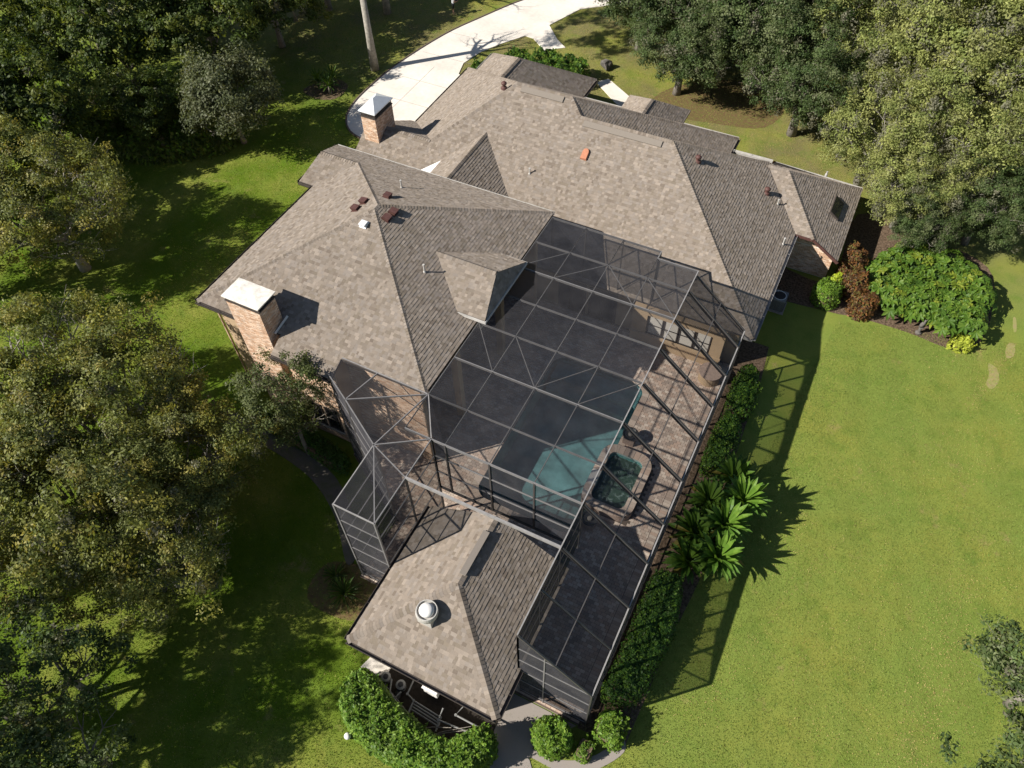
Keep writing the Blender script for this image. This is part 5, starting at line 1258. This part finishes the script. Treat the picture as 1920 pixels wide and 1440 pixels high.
for k in range(4): pipe_run([(-7.55, 5.25 - .10 * k, .5 - .03 * k), (-6.3, 5.18 - .10 * k, .5 - .03 * k), (-6.22, 4.9 - .08 * k, .5)], .032, ('parallel grey pipe nearest the pavilion wall', 'second parallel grey pipe out from the pavilion wall', 'third parallel grey pipe out from the pavilion wall', 'parallel grey pipe nearest the curved hedge')[k])
pipe_run([(-6.3, 5.45, .9), (-6.25, 5.0, .9), (-4.75, 5.15, .9), (-4.7, 4.75, .9)], .035, 'grey pipe framing the far end of the pump pad')
pipe_run([(-5.6, 5.95, .9), (-5.75, 5.45, .9), (-4.45, 5.45, .9), (-4.4, 5.0, .9)], .035, 'grey pipe rising to the pavilion wall near its corner')
e = empty('control_box', (-7.05, 5.95, 0), 'white pool control box catching the sun under the pavilion eave', 'box')
b = MB(); b.box((-7.35, 5.72, .55), (-6.75, 6.10, 1.15)); b.build('cabinet', M['white'], e); b = MB(); b.box((-7.38, 5.68, 1.15), (-6.72, 6.13, 1.19)); b.build('lid', M['white'], e); b = MB(); b.box((-7.2, 5.8, .04), (-6.9, 6.05, .55)); b.build('post', M['pvc'], e)
e = empty('valve', (-4.95, 4.72, 0), 'pale valve head at the end of the pump pad', 'valve'); b = MB(); b.tube([(-4.95, 4.72, .04), (-4.95, 4.72, .6)], .03, 8); b.build('riser', M['pvc'], e); b = MB(); b.lathe([(.05, .6), (.09, .63), (.09, .72), (.04, .75)], (-4.95, 4.72, 0), 12); b.build('head', M['white'], e)

# ------------------------------------------------------------------ the person beside the driveway
def person(x, y, rz):
    J = {}; E_ = []
    def j(n, p, r_): J[n] = (p, r_)
    j('pelvis', (0, 0, .94), (.15, .11)); j('belly', (0, 0, 1.10), (.135, .10)); j('chest', (0, -.01, 1.32), (.16, .11)); j('neck', (0, -.01, 1.48), (.055, .055)); j('jaw', (0, -.03, 1.56), (.062, .068)); j('head', (0, -.02, 1.66), (.080, .095)); j('crown', (0, -.005, 1.74), (.055, .065)); j('nose', (0, -.115, 1.63), (.016, .02))
    ch = [('pelvis', 'belly'), ('belly', 'chest'), ('chest', 'neck'), ('neck', 'jaw'), ('jaw', 'head'), ('head', 'crown'), ('head', 'nose')]
    for s_, n in ((-1, 'l'), (1, 'r')):
        j(n + 'hip', (s_ * .09, 0, .88), (.095, .10)); j(n + 'knee', (s_ * .11, -.04 * s_, .48), (.058, .06)); j(n + 'calf', (s_ * .115, -.02 * s_, .33), (.055, .055)); j(n + 'ankle', (s_ * .12, .02 - .03 * s_, .08), (.038, .04)); j(n + 'toe', (s_ * .13, -.15 - .03 * s_, .035), (.042, .03))
        j(n + 'sho', (s_ * .19, 0, 1.41), (.062, .062)); j(n + 'elb', (s_ * .25, -.05, 1.13), (.042, .042)); j(n + 'wri', (s_ * .13, -.30, 1.10), (.028, .026)); j(n + 'palm', (s_ * .09, -.37, 1.11), (.034, .018))
        ch += [('pelvis', n + 'hip'), (n + 'hip', n + 'knee'), (n + 'knee', n + 'calf'), (n + 'calf', n + 'ankle'), (n + 'ankle', n + 'toe'), ('chest', n + 'sho'), (n + 'sho', n + 'elb'), (n + 'elb', n + 'wri'), (n + 'wri', n + 'palm')]
        for k in range(4):
            off = (k - 1.5) * .019; ln = (.055, .068, .064, .05)[k]
            j(f'{n}f{k}', (s_ * .075, -.395 - ln * .3, 1.11 + off), (.009, .009)); j(f'{n}g{k}', (s_ * .045, -.40 - ln * .55, 1.108 + off), (.008, .008)); ch += [(n + 'palm', f'{n}f{k}'), (f'{n}f{k}', f'{n}g{k}')]
        j(n + 't0', (s_ * .085, -.36, 1.15), (.011, .011)); j(n + 't1', (s_ * .06, -.385, 1.165), (.009, .009)); ch += [(n + 'palm', n + 't0'), (n + 't0', n + 't1')]
    names = list(J); me = bpy.data.meshes.new('body'); me.from_pydata([J[n][0] for n in names], [(names.index(a), names.index(c)) for a, c in ch], [])
    o = bpy.data.objects.new('tmp', me); COL.objects.link(o); o.modifiers.new('skin', 'SKIN'); sb = o.modifiers.new('sub', 'SUBSURF'); sb.levels = 2; sb.render_levels = 2
    for i, n in enumerate(names):
        me.skin_vertices[0].data[i].radius = J[n][1]; me.skin_vertices[0].data[i].use_root = (n == 'pelvis')
    dg = bpy.context.evaluated_depsgraph_get(); ev = bpy.data.meshes.new_from_object(o.evaluated_get(dg)); bpy.data.objects.remove(o)
    for mt in ('skin', 'shirt', 'shorts', 'black'): ev.materials.append(M[mt])
    for p in ev.polygons:
        c = p.center; k = 0
        if .98 < c.z < 1.45 and abs(c.x) < .27 and c.y > -.13 and not (abs(c.x) > .16 and c.z < 1.2): k = 1
        if .55 < c.z <= .98 and c.y > -.2: k = 2
        if c.z < .07: k = 3
        p.material_index = k; p.use_smooth = True
    e = empty('person', (x, y, 0), 'person in grey shirt and dark shorts standing beside the driveway holding a black controller', 'person'); e.rotation_euler = (0, 0, rz)
    bo = bpy.data.objects.new('body', ev); COL.objects.link(bo); bo.parent = e
    b = MB(); b.lathe([(.086, 1.66), (.093, 1.72), (.078, 1.78), (.03, 1.81)], (0, .012, 0), 14); h = b.mesh('hair', False, True); h.materials.append(M['hair']); ho = bpy.data.objects.new('hair', h); COL.objects.link(ho); ho.parent = e
    return e
person(-33.0, 53.7, 2.4)
e = empty('controller', (-32.76, 54.0, 1.1), 'small black controller held in both hands of the person', 'controller')
b = MB(); b.box((-32.90, 53.93, 1.06), (-32.66, 54.07, 1.13)); b.build('case', M['black'], e); b = MB(); b.tube([(-32.84, 54.0, 1.13), (-32.84, 54.03, 1.22)], .006, 6); b.tube([(-32.72, 54.0, 1.13), (-32.72, 54.03, 1.22)], .006, 6); b.build('aerials', M['black'], e)

# ------------------------------------------------------------------ grass blades over the lawn in view
KEEP = [deck_poly, drive, [(-25.2, 14.3), (-12.3, 14.3), (-12.3, 27.5), (-25.2, 27.5)], [(-25.6, 27), (-1, 27), (-1, 42.5), (-25.6, 42.5)], [(-24.7, 42), (-16.5, 42), (-16.5, 45), (-24.7, 45)], [(-10.3, 4.3), (-4.3, 4.3), (-4.3, 8.8), (-10.3, 8.8)], [(-3.5, 35.8), (1.8, 35.8), (1.8, 42), (-3.5, 42)], bedp, edge + inner, hb]
def blades(n, poly, seed):
    rg = np.random.default_rng(seed); P = np.array(poly); lo, hi = P.min(0), P.max(0)
    q = rg.uniform(lo, hi, (n, 2)); k = inpoly(q[:, 0], q[:, 1], poly)
    for z in KEEP: k &= ~inpoly(q[:, 0], q[:, 1], z)
    return q[k]
near = blades(760000, [(-24, -5), (3, 4), (15, 12), (13.5, 36), (3, 33), (0, 8), (-9, 5), (-12, 9), (-14, 12), (-26, 13), (-32, 8)], 1)
far = blades(260000, [(-26, 13), (-24, 28), (-27, 36), (-33, 36), (-34, 46), (-30, 58), (-46, 52), (-40, 32), (-47, 22), (-40, 10)], 2)
street_side = blades(170000, [(-29, 46), (-16, 43), (-3, 42.5), (3, 43), (16, 46), (16, 62), (-28, 64)], 3)
q = np.concatenate([near, far, street_side]); n = len(q); rg = nrg
h = rg.uniform(.02, .058, n); a = rg.uniform(0, 6.283, n); w = rg.uniform(.010, .022, n)
V = np.zeros((n, 3, 3)); V[:, :, :2] = q[:, None, :]
V[:, 0, 0] -= np.cos(a) * w; V[:, 0, 1] -= np.sin(a) * w; V[:, 1, 0] += np.cos(a) * w; V[:, 1, 1] += np.sin(a) * w
l = rg.uniform(0, .06, n); V[:, 2, 0] += np.cos(a * 3.1) * l; V[:, 2, 1] += np.sin(a * 3.1) * l; V[:, 2, 2] = h; V[:, :2, 2] = .002
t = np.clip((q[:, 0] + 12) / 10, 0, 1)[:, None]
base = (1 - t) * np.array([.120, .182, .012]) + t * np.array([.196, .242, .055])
def fbm(x, y, s, seed):
    rs = np.random.default_rng(seed); v = 0; amp = 1
    for o_ in range(5):
        for _ in range(3):
            a_ = rs.uniform(0, 6.283); k_ = s * rs.uniform(.7, 1.4) * 2 ** o_; v = v + amp * np.sin((x * math.cos(a_) + y * math.sin(a_)) * k_ + rs.uniform(0, 6.283) + 1.3 * np.sin(k_ * .6 * (x * math.sin(a_) - y * math.cos(a_)) + 1))
        amp *= .6
    return v / 4.5
pt = fbm(q[:, 0], q[:, 1], .35, 3); p2 = fbm(q[:, 0], q[:, 1], 1.3, 4)
def near_line(x, y, pts, w):
    d = np.full(len(x), 9e9)
    for (x0, y0), (x1, y1) in zip(pts[:-1], pts[1:]):
        ux, uy = x1 - x0, y1 - y0; tt = np.clip(((x - x0) * ux + (y - y0) * uy) / (ux * ux + uy * uy), 0, 1); d = np.minimum(d, np.hypot(x - x0 - tt * ux, y - y0 - tt * uy))
    return np.exp(-(d / w) ** 2)
X, Y = q[:, 0], q[:, 1]
worn = .75 * near_line(X, Y, [(10.99, 39.66), (11.83, 36.48), (11.5, 34.23), (11.0, 32.4), (10.2, 30.0)], .32) + .32 * near_line(X, Y, [(3.0, 10.4), (3.81, 13.96), (4.39, 16.04), (5.73, 19.17), (7.07, 21.89)], .22) + .45 * near_line(X, Y, [(10.4, 12), (10.9, 16), (11.0, 20)], .9)
worn += .7 * np.clip((Y - 42) / 6, 0, 1)
mow = .5 + .5 * np.sin(1.75 * (X * .86 - Y * .28 + .9 * np.sin(Y * .16)) + .6 * pt)
dry = (rg.random(n) < np.clip(.05 + .26 * np.maximum(pt, 0) + .10 * p2 + worn, .01, .95))[:, None]
deep = (rg.random(n) < np.clip(.10 - .40 * pt + .22 * p2 + .28 * mow, .02, .8))[:, None]
clump = (1 + .08 * p2 + .04 * fbm(X, Y, 4.5, 9) + .12 * (mow - .5) + .22 * pt)[:, None]
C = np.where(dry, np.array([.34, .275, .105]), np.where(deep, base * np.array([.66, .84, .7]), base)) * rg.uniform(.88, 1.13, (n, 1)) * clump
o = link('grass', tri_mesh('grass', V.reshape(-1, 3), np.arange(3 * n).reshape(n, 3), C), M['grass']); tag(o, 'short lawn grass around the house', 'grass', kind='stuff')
